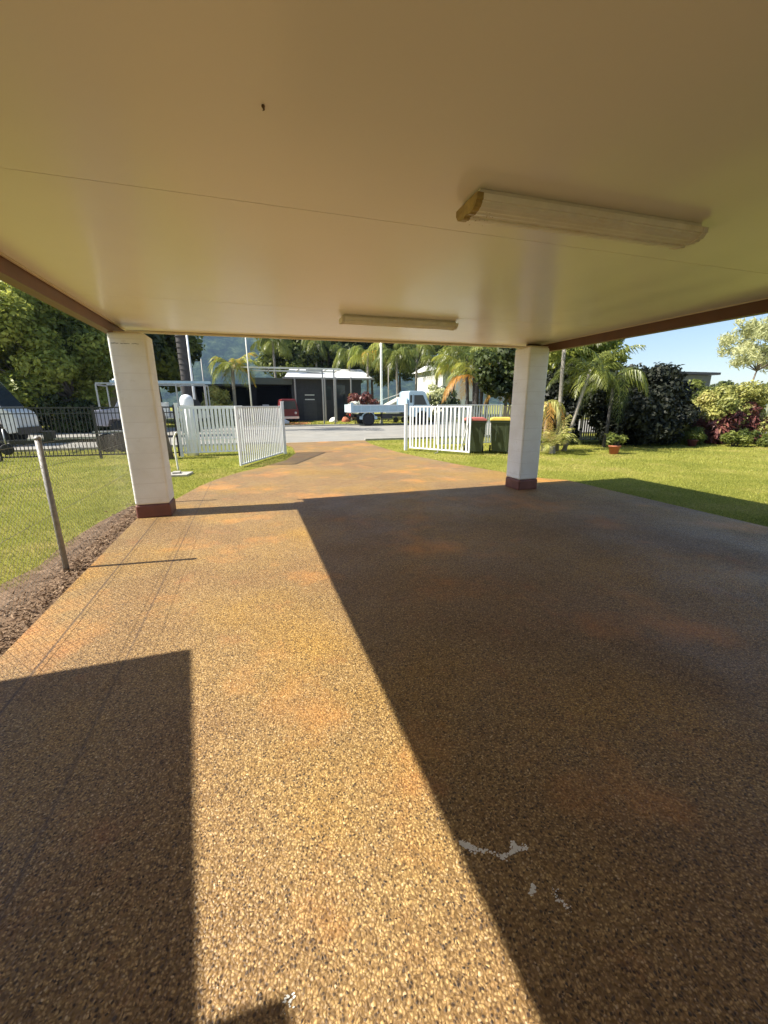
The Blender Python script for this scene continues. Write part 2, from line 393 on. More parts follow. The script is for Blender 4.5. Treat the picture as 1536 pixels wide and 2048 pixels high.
def frond_mesh(L, rise, droop, nleaf, ll, lw, hang=.5, rng=RNG, az=0.0, twist=0.0):
    """arching frond from the origin along +x rotated by az; returns V,F quads incl. rachis"""
    s = np.linspace(0,1,24)
    x = L*(s-.18*s**2.2*droop); z = L*(rise*s-droop*.62*s**2.3)
    pts = np.stack([x, np.zeros_like(x)+twist*L*s**2*.15, z],1)
    Vs = []; Fs = []; n = 0
    # rachis as a thin 3-sided strip pair
    w = (.018+.03*(1-s))*L*.35
    a = pts+np.stack([0*s,w*.5,0*s],1); b = pts-np.stack([0*s,w*.5,0*s],1); c = pts-np.stack([0*s,0*s,w*.8],1)
    for q in range(23):
        for (p0,p1) in ((a,b),(b,c),(c,a)):
            Vs += [p0[q],p1[q],p1[q+1],p0[q+1]]; Fs.append((n,n+1,n+2,n+3)); n += 4
    for side in (-1,1):
        for j in range(nleaf):
            u = .12+.88*(j+rng.random()*.5)/nleaf; i = min(int(u*23),22); fr = u*23-i
            p = pts[i]*(1-fr)+pts[i+1]*fr; d = pts[i+1]-pts[i]; d /= np.linalg.norm(d)
            l = ll*(math.sin(PI*min(1,u*.92+.12))**.6)*(.85+.3*rng.random())
            o = d*(.55+.3*u)+np.array([0,side,0])*(.95-.4*u)+np.array([0,0,.15-.25*rng.random()]); o /= np.linalg.norm(o)
            mid = p+o*l*.5; tip = p+o*l*.93+np.array([0,0,-hang*l*(.7+.6*rng.random())])
            mid[2] -= hang*l*.12
            wv = d*lw*.5
            Vs += [p-wv*.4,p+wv*.4,mid+wv,mid-wv]; Fs.append((n,n+1,n+2,n+3)); n += 4
            Vs += [mid-wv,mid+wv,tip+wv*.15,tip-wv*.15]; Fs.append((n,n+1,n+2,n+3)); n += 4
    V = np.array(Vs); ca, sa = math.cos(az), math.sin(az)
    V = np.stack([V[:,0]*ca-V[:,1]*sa, V[:,0]*sa+V[:,1]*ca, V[:,2]],1)
    return V, np.array(Fs)
def palm(name, label, base, top, nf, L, leaf='palm', bark='palmbark', tr=.14, split=False, group=None, nleaf=22, ll=.7, lw=.05,
         old=0, hang=.6, rise=(.15,1.0), droop=(.7,1.5), rng=RNG, trunk_pts=None):
    t = thing(name, label, 'palm', base, 0, group); top = Vector(top)
    m = MB(); P = trunk_pts or [Vector((0,0,-.1)), top*.35+Vector((.02,0,0)), top*.7, top]
    m.tube(P, [tr*1.3]+[tr*(1-.2*i/len(P)) for i in range(1,len(P))], 9)
    # leaf scar rings
    for q in range(2, int(top.z/.28)):
        f = q*.28/top.z; seg = f*(len(P)-1); i = min(int(seg),len(P)-2); c = Vector(P[i]).lerp(Vector(P[i+1]), seg-i)
        m.lathe([(tr*.98,-.012),(tr*1.07,0),(tr*.98,.012)], c, 9)
    m.build('trunk', M[bark], t)
    allV = []; allF = []; allT = []; n = 0
    for i in range(nf):
        az = 2*PI*i*.382+rng.random()*.5; young = 1-i/max(1,nf-1)
        r = rise[0]+(rise[1]-rise[0])*young; d = droop[0]+(droop[1]-droop[0])*rng.random()
        V, F = frond_mesh(L*(.8+.35*rng.random()), r, d, nleaf, ll, lw, hang, rng, az, rng.normal()); V = V+np.array(top)
        ti = np.clip(.2+.7*rng.random()+.15*rng.normal(size=len(F)),0,1)
        if split: np_mesh('frond', V, F, L_['palmo' if i >= nf-old else leaf], t, ti)
        else: allV.append(V); allF.append(F+n); n += len(V); allT.append(ti)
    if not split: np_mesh('crown', np.concatenate(allV), np.concatenate(allF), L_[leaf], t, np.concatenate(allT))
    return t

# ================================================================== SETTING
def poly_sheet(name, poly, z0, z1, mat, bevel=0):
    o = MB().prism(poly, z0, z1).build(name, mat, None, bevel); return tag(o, kind='structure')
gm = MB(); gm.box(-1500,1500,-60,1900,-1.0,0.0); lawn = tag(gm.build('lawn', M['lawn']), kind='structure')
road = tag(MB().box(-400,400,17.55,30.6,-.2,.004).build('road', M['road']), kind='structure')
tag(MB().box(-400,400,17.2,17.55,-.2,.008).build('gutter', M['gutter']), kind='structure')
tag(MB().box(-400,1.0,17.02,17.2,-.2,.09).box(4.7,400,17.02,17.2,-.2,.09).box(1.0,4.7,17.02,17.2,-.2,.03).box(-400,400,30.6,30.78,-.2,.10).build('kerb', M['kerb'], None, .01), kind='structure')
# carport slab with the drive that runs out to the kerb
DL = [(-1.56,-4),(-1.56,6.1),(-1.25,7.14),(-1.0,8.23),(-.76,8.87),(-.31,9.7),(.27,10.46),(.88,11.5),(1.32,13.1),(1.42,15.2),(1.05,17.02)]
DR = [(4.65,17.02),(4.43,15.3),(4.42,14.0),(4.44,12.4),(4.68,10.6),(4.97,9.0),(5.33,7.6),(5.62,6.75),(5.94,6.42),(5.93,-4)]
drive_poly = DL+DR
poly_sheet('driveway', drive_poly, -.15, .03, M['slab'])
tag(MB().prism([(-2.5,2),(-2.2,2),(-1.57,2),(-1.57,6.0),(-1.62,6.6),(-1.85,7.0),(-2.02,6.1),(-2.1,5.2),(-2.06,4.5),(-2.18,4.1),(-2.02,3.7),(-2.25,3.2)], -.1, .006).build('soil_strip', M['soil']), kind='structure')
# bare orange dirt at the far verge
tag(MB().prism([(G(x,y).x,G(x,y).y) for x,y in ((556,850),(600,850.6),(623,846),(606,840),(575,838),(556,841))], -.1, .006).build('dirt_patch', M['dirt']), kind='structure')
# hills
def hills():
    xs = np.linspace(-1300,1500,150); ys = np.linspace(0,1,26); V = []
    for j, v in enumerate(ys):
        for x in xs:
            h = 250*math.exp(-((x+80)/520)**2)+60*math.exp(-((x-560)/200)**2)+34*math.exp(-((x+900)/300)**2)+12
            h *= 1+.10*math.sin(x*.013+1)+.06*math.sin(x*.041)+.03*math.sin(x*.11)
            prof = math.sin(min(1,v*1.25)*PI/2)**1.3
            V.append((x+20*math.sin(v*9+x*.01), 850+v*650, -2+h*prof*(1+.05*math.sin(x*.05+v*14))))
    F = [(j*150+i, j*150+i+1, (j+1)*150+i+1, (j+1)*150+i) for j in range(25) for i in range(149)]
    return tag(np_mesh('forest_hill', np.array(V), np.array(F), M['hill'], smooth=True), kind='structure')
hills()

# ------------------------------------------------------------------ grass, litter
def inside(poly, X, Y):
    r = np.zeros(len(X), bool); n = len(poly)
    for i in range(n):
        x0,y0 = poly[i]; x1,y1 = poly[(i+1)%n]
        c = ((y0 > Y) != (y1 > Y)) & (X < (x1-x0)*(Y-y0)/((y1-y0)+1e-9)+x0); r ^= c
    return r
def grass(regions):
    Vs = []; Ts = []
    for x0,x1,y0,y1,dens,h,w in regions:
        n = int((x1-x0)*(y1-y0)*dens); X = RNG.uniform(x0,x1,n); Y = RNG.uniform(y0,y1,n)
        edge = .03*np.sin(Y*7)+.03*np.sin(Y*17+1)
        k = ~inside(drive_poly, X+.035*np.sin(Y*9)+.03*np.sin(Y*23+1)+.02*np.sin(Y*51), Y) & ((X < -1.97+.08*np.sin(Y*3)+.07*np.sin(Y*11)) | (Y > 7.1) | (X > 0))
        k &= ~((X > -1.62) & (X < 5.0) & (Y < 6.4))
        X, Y = X[k], Y[k]; n = len(X)
        pt = .5+.5*np.sin(X*1.3+2*np.sin(Y*.7))*np.sin(Y*1.1+1.5*np.sin(X*.9))
        a = RNG.uniform(0,2*PI,n); hh = h*(.45+.75*RNG.random(n))*(.8+.35*pt); ln = RNG.normal(size=(n,2))*.42*hh[:,None]
        wx = np.cos(a)*w*.5; wy = np.sin(a)*w*.5
        V = np.zeros((n,3,3)); V[:,0] = np.stack([X-wx,Y-wy,0*X],1); V[:,1] = np.stack([X+wx,Y+wy,0*X],1)
        V[:,2] = np.stack([X+ln[:,0],Y+ln[:,1],hh],1); Vs.append(V.reshape(-1,3))
        dry = (np.sin(X*.9+1)*np.sin(Y*.8+.4)+.5*np.sin(X*2.7+Y*1.9)) > .75
        Ts.append(np.clip(.30*pt+.55*RNG.random(n)+.30*dry*RNG.random(n)+.12*(RNG.random(n)>.85),0,1))
    V = np.concatenate(Vs); return np_mesh('grass', V, np.arange(len(V)).reshape(-1,3), M['blade'], None, np.concatenate(Ts))
g = grass([(-4.2,-2.0,3.0,7.0,2600,.038,.006),(-6.5,.45,7.0,10.5,1300,.042,.008),(-8.5,1.55,10.5,17,480,.045,.013),
           (5.0,10.5,2.6,7.2,1500,.036,.007),(4.3,14,7.2,10,800,.042,.009),(4.3,19,10,16.8,260,.05,.015),(10.5,20,4,10,350,.045,.013),
           (-30,40,31,42,18,.10,.06)])
tag(g, 'short yellow green lawn grass covering the yard either side of the drive', 'grass', kind='stuff')
def litter():
    n = 3600; Y = RNG.uniform(2.2,7.2,n); X = -1.60-np.abs(RNG.normal(size=n))*.17
    P = np.stack([X,Y,.012+.03*RNG.random(n)],1); nn = RNG.normal(size=(n,3))*.5+np.array([0,0,1])
    V, F = leaf_quads(P, nn, .010+.026*RNG.random(n)**2.5, 3.6); V[:,2] = np.maximum(V[:,2], .008)
    o = np_mesh('leaf_litter', V, F, M['chips'], None, RNG.random(n))
    tag(o, 'brown dry leaf litter and mulch chips along the fence line', 'leaf litter', kind='stuff')
litter()

# ================================================================== CARPORT
CZ = 2.49
cp = thing('carport', 'open carport with cream panel ceiling, brown side beams and two white block pillars', 'carport', (0,0,0))
YF = lambda x: 6.66-(x+1.6)*.022          # front edge, a touch out of square
ys = [-4.0, -2.0, .24, 2.452, 4.67]
cm = MB()
for i, y0 in enumerate(ys):
    y0 += .0022
    if i < 4:
        cm.box(-1.49,4.90,y0,ys[i+1]-.0022,CZ,CZ+.05)
    else:
        cm.prism([(-1.49,y0),(4.90,y0),(4.90,YF(4.9)),(-1.49,YF(-1.49))], CZ, CZ+.05)
ceil = cm.build('ceiling', M['ceiling'], cp)
MB().box(-1.49,4.90,-4,6.4,CZ+.052,CZ+.06).build('ceiling_backing', M['ceiling_b'], cp)
MB().prism([(-1.62,-4.05),(5.04,-4.05),(5.04,YF(5.04)+.06),(-1.62,YF(-1.62)+.06)], CZ+.075, CZ+.125).build('roof_sheet', M['roofw'], cp)
def bx2(name, poly, z0, z1, m, bevel=.004): return MB().prism(poly, z0, z1).build(name, m, cp, bevel)
bx2('side_beam', [(-1.60,-4),(-1.493,-4),(-1.493,6.5),(-1.60,6.5)], 2.37, CZ+.07, M['beam'])
bx2('side_beam', [(4.903,-4),(5.00,-4),(5.00,6.36),(4.903,6.36)], 2.36, CZ+.07, M['beam'])
bx2('edge_trim', [(-1.488,-4),(-1.462,-4),(-1.462,6.58),(-1.488,6.58)], CZ-.014, CZ-.002, M['trim'], .003)
bx2('edge_trim', [(4.872,-4),(4.898,-4),(4.898,6.44),(4.872,6.44)], CZ-.014, CZ-.002, M['trim'], .003)
bx2('front_trim', [(-1.49,YF(-1.49)-.03),(4.9,YF(4.9)-.03),(4.9,YF(4.9)+.012),(-1.49,YF(-1.49)+.012)], CZ-.03, CZ-.003, M['trim'], .003)
bx2('front_flashing', [(-1.62,YF(-1.62)+.015),(5.02,YF(5.02)+.015),(5.02,YF(5.02)+.05),(-1.62,YF(-1.62)+.05)], CZ-.022, CZ+.072, M['beamd'])
def pillar(x0,x1,y0,y1,top, lab):
    p = MB().box(x0,x1,y0,y1,.21,top).build('pillar', M['pillar'], cp, .030, 4); p['label'] = lab
    MB().box(x0-.004,x1+.004,y0-.004,y1+.004,.02,.2095).build('plinth', M['plinth'], p, .028, 4)
    return p
pl = pillar(-1.555,-1.135,6.02,6.43,2.372, 'left white painted block pillar with brown base')
pr = pillar(4.42,4.81,5.90,6.31,2.40, 'right white painted block pillar with brown base')
MB().box(-1.50,-1.20,6.08,6.40,2.376,2.392).build('bearer_plate', M['trim'], pl, .002)
MB().box(4.44,4.79,5.92,6.29,2.403,2.418).build('bearer_plate', M['trim'], pr, .002)
MB().box(4.62,4.90,6.22,6.28,2.42,2.487).build('bearer', M['beamd'], pr, .003)
# the long hairline crack near the top of the left pillar
cr = MB(); cx = [-1.52+.02*i for i in range(16)]; cz = [2.245+random.uniform(-.004,.004) for _ in cx]
for i in range(15):
    if i % 6 != 4: cr.bar((cx[i],6.0185,cz[i]),(cx[i+1],6.0185,cz[i+1]),.003,.004+.003*random.random())
cr.build('crack', M['chips'] if False else M['gutter'], pl)
# little mark on the ceiling
tag(MB().lathe([(.002,-.010),(.006,-.004),(.005,0)], (0,0,0), 8).tube([(0,0,-.002),(.004,.014,-.004),(.0,.026,-.001)],[.003,.0025,.001],6).build('ceiling_speck', M['soil']), 'tiny dark speck on the cream ceiling', 'mud nest').location = (G(526,210,CZ).x, G(526,210,CZ).y, CZ-.0005)

def lamp(a, b, w, label, dirty):
    a, b = Vector(a), Vector(b); d = b-a; L = d.length; rz = math.atan2(d.y,d.x)
    t = thing('fluorescent_light', label, 'light', ((a.x+b.x)/2,(a.y+b.y)/2,CZ-.001), rz, 'fluorescent lights under the carport ceiling')
    MB().box(-L/2+.012,L/2-.012,-w/2+.012,w/2-.012,-.022,0).build('mounting_tray', M['lampbase'], t, .003)
    # ribbed wrap diffuser with rounded lower corners
    half = [(-w/2,-.022),(-w/2-.006,-.024),(-w/2-.004,-.05)]
    for q in range(9):
        a = q/8*PI/2; half += [(-w/2+.004+(w/2-w*.10)*(1-math.cos(a))*.98, -.052-.030*math.sin(a)-(.0028 if q % 2 else 0))]
    half += [(-w*.085,-.083),(-w*.080,-.076),(-w*.02,-.076)]
    prof = half+[(-y,z) for y,z in half[::-1]]
    mb = MB(); n = len(prof); K = 2
    vs = [(x,y,z) for x in (-L/2+.02,L/2-.02) for y,z in prof]
    mb._add(vs, [(i,i+1,n+i+1,n+i) for i in range(n-1)]+[(n-1,0,n,2*n-1)])
    mb.build('diffuser', M['diff'], t)
    for s, mt in ((-1,'lampcap' if dirty else 'lampbase'),(1,'lampbase')):
        x0, x1 = (-L/2-.012,-L/2+.022) if s < 0 else (L/2-.022,L/2+.012)
        vs = [(x,y*1.06,z*1.05) for x in (x0,x1) for y,z in prof]
        c = MB()._add(vs, [(i,i+1,n+i+1,n+i) for i in range(n-1)]+[(n-1,0,n,2*n-1),tuple(range(n)),tuple(range(n,2*n))[::-1]])
        mb = MB(); mb._add(vs, [(i,i+1,n+i+1,n+i) for i in range(n-1)]+[(n-1,0,n,2*n-1),tuple(range(n)),tuple(range(n,2*n))[::-1]])
        mb.build('end_cap', M[mt], t, .002)
    if dirty:
        for _ in range(16):
            sp = MB()
            x = -L/2+.03+abs(random.gauss(0,.05)); y = random.uniform(-w/2+.02,w/2-.02)
            sp.lathe([(.0015+.002*random.random(),-.0862),(.001,-.0875)], (x,y,0), 6)
            sp.build('insect_speck', M['lampcap'], t)
    return t
lamp((1.12,2.07,0),(2.56,2.03,0),.20, 'larger looking strip light with yellowed end cap, on the near part of the ceiling', True)
lamp((1.10,4.92,0),(2.53,4.92,0),.17, 'farther strip light just inside the front edge of the ceiling', False)

# house that closes the carport behind the camera, and an unseen shed added to shade the left of the slab
hs = thing('house', 'cream rendered house behind the carport', 'house', (0,-4,0))
MB().box(-3.0,7.5,-6.0,-.05,-.1,2.9).build('wall', M['housew'], hs)
MB().box(-2.4,-.2,-.05,-.02,.1,2.1).build('door', M['whited'], hs)
MB().prism([(-3.6,-6.6),(8,-6.6),(8,-.1),(-3.6,-.1)], 2.95, 3.1).build('roof', M['roofw'], hs)
sh = thing('shade_shed', 'unseen cream shed added beyond the chain wire fence, flat roof shaped to shade the slab', 'shed', (-4.0,1.2,0))
MB().box(-1.0,.95,-2.6,1.2,-.05,2.45).build('wall', M['beige'], sh)
MB().prism([(-1.3,1.53),(1.16,1.53),(1.385,-.21),(1.60,-.22),(1.60,-2.9),(-1.3,-2.9)], 2.56, 2.62).build('roof', M['beam'], sh)  # roof outline stepped to cast the shadow edges on the slab

# ================================================================== CHAIN WIRE FENCE (left)
fx = -1.75
cf = thing('chain_wire_fence', 'low chain wire fence with grey steel posts along the left edge of the slab', 'fence', (fx,0,0))
def fpost(y, h=1.23):
    m = MB(); m.tube([(0,y,-.1),(0,y,h)],.024,12); m.lathe([(.027,0),(.027,.012),(.02,.025),(.004,.03)],(0,y,h-.004),12)
    return m.build('post', M['dull'], cf)
fpost(4.27); fpost(1.2); fpost(7.0)
for z in (.98,.56,.14,1.19):
    m = MB(); m.tube([(0,-1.8,z-.01)]+[(.004*math.sin(y*3),y,z+.006*math.sin(y*2.1)) for y in np.linspace(-1.2,5.9,16)]+[(.0,6.98,z)],.0016,5); m.build('line_wire', M['wire'], cf)
def mesh_net():
    p = .055; y0, y1, z0, z1 = 1.2, 6.95, .05, 1.17; V = []; F = []
    r = .0010
    for s in (1,-1):
        k = -int((z1-z0)/p)-1
        while True:
            ya = y0+k*p
            if ya > y1: break
            k += 1
            # diagonal line y = ya + (z-z0)*s' within box
            pts = []
            for t in np.arange(0, (z1-z0)+1e-6, p/2):
                y = ya+t if s > 0 else ya+(z1-z0)-t
                if y0 <= y <= y1: pts.append((s*.0012*(1 if int(t/p*2+.5)%2 else -1), y, z0+t))
            for a, b in zip(pts[:-1], pts[1:]):
                a = np.array(a); b = np.array(b); d = (b-a)/np.linalg.norm(b-a); u = np.array([1,0,0.]); w = np.cross(d,u)
                n = len(V)
                for q in (a,b):
                    for (cu,cw) in ((1,0),(-.5,.87),(-.5,-.87)): V.append(q+u*cu*r+w*cw*r)
                F += [(n,n+1,n+4,n+3),(n+1,n+2,n+5,n+4),(n+2,n,n+3,n+5)]
    o = np_mesh('chain_mesh', np.array(V), np.array(F), M['wire'], cf)
mesh_net()

# ================================================================== WHITE GATES AND FENCES
def picket_panel(t, a, b, h, npk, pw, post_w=.05, z0=.06, mat='white', rail=.04, top_wide=0, gap_from_top=0):
    """panel built in the thing's space along local +x; a,b world 2D"""
    L = (Vector(b)-Vector(a)).length
    fr = MB(); fr.box(0,post_w,-.02,.02,z0,h); fr.box(L-post_w,L,-.02,.02,z0,h)
    fr.box(post_w,L-post_w,-.018,.018,h-rail-top_wide,h-.004); fr.box(post_w,L-post_w,-.018,.018,z0+.004,z0+rail+.004)
    fr.build('frame', M[mat], t, .003)
    for i in range(npk):
        x = post_w+(L-2*post_w)*(i+.5)/npk
        MB().box(x-pw/2,x+pw/2,-.009,.009,z0+rail+.004,h-rail-top_wide).build('picket', M[mat], t)
def panel_thing(name, label, cat, a, b, *k, **kw):
    a, b = Vector(a), Vector(b); d = b-a
    t = thing(name, label, cat, (a.x,a.y,0), math.atan2(d.y,d.x)); picket_panel(t, a, b, *k, **kw); return t
g1 = panel_thing('white_gate', 'white slatted gate panel with wide slats beside the domed post', 'gate', (-1.95,13.52),(-.18,13.60), 1.50, 15, .078, z0=.10, top_wide=.05)
MB().box(.05,1.70,-.026,-.020,.50,.53).build('mid_rail', M['white'], g1)
g2 = panel_thing('white_gate', 'white gate leaf swung open towards the carport on the left of the drive', 'gate', (-.31,10.67),(.92,13.13), 1.49, 22, .055, z0=.04)
MB().tube([(.10,-.03,1.30),(.10,-.06,1.24),(.10,-.03,1.18)],.008,6).build('latch', M['dull'], g2)
g3 = panel_thing('white_gate', 'white gate leaf swung open on the right beside the red lidded bin', 'gate', (5.08,12.79),(6.27,10.86), 1.46, 15, .045, z0=.08)
MB().bar((1.95,-.02,.12),(2.18,-.02,1.0),.012).build('gate_brace', M['white'], g3)
MB().tube([(1.2,-.03,.20),(1.2,-.14,.02),(1.2,-.28,.02)],.014,6).build('drop_bolt', M['dull'], g3)
# domed gate post
t = thing('gate_post', 'round white gate post with domed cap at the end of the black fence', 'post', (-1.76,13.86,0))
MB().lathe([(.17,-.1),(.17,1.50)],(0,0,0),24).build('shaft', M['white'], t)
MB().lathe([(.185,1.50),(.19,1.54),(.19,1.66),(.17,1.74),(.12,1.80),(.05,1.83),(.004,1.835)],(0,0,0),24).build('cap', M['white'], t)
# slim hinge post left
t = tag(MB().box(-.04,.04,-.04,.04,-.1,1.56).box(-.05,.05,-.05,.05,1.56,1.585).build('hinge_post', M['white'], None, .004), 'slim square white post at the left end of the wide slatted gate', 'post'); t.location = (-2.02,13.5,0)
t = tag(MB().box(-.045,.045,-.045,.045,-.1,1.60).box(-.055,.055,-.055,.055,1.60,1.62).build('hinge_post', M['white'], None, .004), 'square white post at the far end of the left gate leaf', 'post'); t.location = (1.0,13.25,0)
t = tag(MB().box(-.045,.045,-.045,.045,-.1,1.52).box(-.055,.055,-.055,.055,1.52,1.54).build('hinge_post', M['white'], None, .004), 'square white post at the far end of the right gate leaf', 'post'); t.location = (4.98,12.9,0)
# fence right of the gate, behind the bins
f1 = panel_thing('picket_fence', 'white picket fence panel running behind the right gate leaf', 'fence', (6.45,13.6),(9.1,13.5), 1.5, 24, .05, z0=.08)
f2 = panel_thing('picket_fence', 'tan weathered picket fence behind the yellow lidded bin', 'fence', (9.15,13.5),(12.6,13.35), 1.44, 30, .07, z0=.06, mat='tan')
f3 = panel_thing('picket_fence', 'grey weathered picket fence in the shade behind the leaning palms', 'fence', (12.7,13.35),(17.4,13.2), 1.42, 40, .06, z0=.06, mat='whited')
f4 = panel_thing('picket_fence', 'pale picket fence behind the red leaved plants at the right', 'fence', (17.5,13.2),(24.5,13.0), 1.5, 46, .08, z0=.06, mat='whited')

# black pool style fence
bf = thing('black_fence', 'black tubular metal fence behind the left lawn', 'fence', (-10.2,14.45,0), math.atan2(13.78-14.45,8.25))
Lb = math.hypot(8.25,.67); zt = 1.50
MB().box(0,Lb,-.018,.018,zt-.05,zt-.012).build('top_rail', M['black'], bf)
MB().box(0,Lb,-.018,.018,.10,.138).build('bottom_rail', M['black'], bf)
MB().box(0,Lb,-.012,.012,zt-.20,zt-.175).build('mid_rail', M['black'], bf)
for i in range(int(Lb/.098)):
    x = .05+i*.098; MB().box(x-.008,x+.008,-.008,.008,.138,zt-.05).build('picket', M['black'], bf)
for x in (.9,3.45,5.95,8.1): 
    MB().box(x-.03,x+.03,-.034,.034,-.1,zt+.03).build('post', M['black'], bf)

# ================================================================== BINS
def bin_(loc, rz, lidmat, label):
    t = thing('wheelie_bin', label, 'bin', loc, rz, 'wheelie bins by the right gate'); t.scale = (1.1,1.1,1.06)
    b = MB(); n = 0
    def ring(w,d,z,y=0): return [(-w/2,y-d/2,z),(w/2,y-d/2,z),(w/2,y+d/2,z),(-w/2,y+d/2,z)]
    R = ring(.44,.46,.06)+ring(.56,.66,.90,.02)+ring(.60,.72,.90,.02)+ring(.60,.72,.955,.02)
    b._add(R, [(0,3,2,1)]+[(4*j+i,4*j+(i+1)%4,4*j+4+(i+1)%4,4*j+4+i) for j in range(3) for i in range(4)]+[(12,13,14,15)])
    b.build('body', M['binbody'], t, .015, 2)
    l = MB(); l.side([(-.31,.957),(.31,.957),(.305,1.0),(.22,1.045),(-.22,1.045),(-.305,1.0)], -.36, .40)
    l.build('lid', M[lidmat], t, .015, 2)
    MB().tube([(-.25,.44,.93),(.25,.44,.93)],.016,8).bar((-.25,.38,.93),(-.25,.45,.93),.03).bar((.25,.38,.93),(.25,.45,.93),.03).build('handle', M['binbody'], t)
    MB().tube([(-.24,.30,.10),(.24,.30,.10)],.012,6).build('axle', M['dull'], t)
    for s in (-1,1): MB().tube([(s*.235,.30,.10),(s*.285,.30,.10)],.10,16).build('wheel', M['tyre'], t)
    for s in (-.13,.13): MB().box(s-.012,s+.012,-.365,-.33,.35,.86).build('rib', M['binbody'], t)
    return t
bin_((6.74,11.42,0), rad(-28), 'binred', 'dark green bin with faded red lid behind the open gate leaf')
bin_((7.50,11.15,0), rad(-32), 'binyel', 'dark green bin with yellow lid beside the right pillar')

# ================================================================== LEFT SMALL THINGS
t = tag(MB().tube([(0,0,-.05),(0,.0,.05),(-.01,.01,.3),(-.02,.02,.62),(.0,.02,.78),(.05,.01,.88),(.09,0,.90)],.022,10).build('bent_pipe', M['pvc']), 'bent cream pipe standing in the grass right of the left pillar', 'pipe'); t.location = (-1.74,10.76,0)
t = tag(MB().prism([(-.25,-.2),(.22,-.26),(.30,.16),(-.16,.24)],-.02,.05).box(-.1,.06,-.1,.1,.05,.09).build('paving_stone', M['kerb'], None, .01), 'broken flat grey paver lying at the foot of the bent pipe', 'paver'); t.location = (-1.62,9.9,0)
tm = MB(); tm.tube([(0,0,-.1),(.01,0,.6),(-.02,.01,1.3),(.02,.02,2.0),(0,0,2.5)],[.26,.2,.17,.16,.13],10)
t = tag(tm.build('tree_stump', M['bark']), 'brown rough trunk half hidden behind the left pillar', 'stump'); t.location = (-2.45,13.2,0); t.scale = (1,1,.6)

# ================================================================== TRUCK (pale blue tipper)
def wheel(t, x, y, z, r, w, dual=False):
    wl = MB(); wl.lathe([(r*.62,-w/2),(r*.93,-w/2),(r,-w/2+.04),(r,w/2-.04),(r*.93,w/2),(r*.62,w/2)],(0,0,0),28,Matrix.Translation((x,y,z)) @ Matrix.Rotation(PI/2,4,'X'))
    o = wl.build('wheel', M['tyre'], t)
    MB().lathe([(r*.60,-w*.30),(r*.60,w*.44),(r*.54,w*.46),(r*.46,w*.30),(r*.22,w*.28),(r*.18,w*.42),(.02,w*.44)],(0,0,0),20,Matrix.Translation((x,y,z)) @ Matrix.Rotation(PI/2,4,'X')).build('rim', M['rim'], o)
    hb = MB()
    for k in range(5):
        a = 2*PI*k/5; hb.tube([(x+r*.38*math.cos(a),y-w*.27,z+r*.38*math.sin(a)),(x+r*.38*math.cos(a),y-w*.32,z+r*.38*math.sin(a))],r*.07,8)
    hb.build('rim_hole', M['void'], o)
YT = 29.3
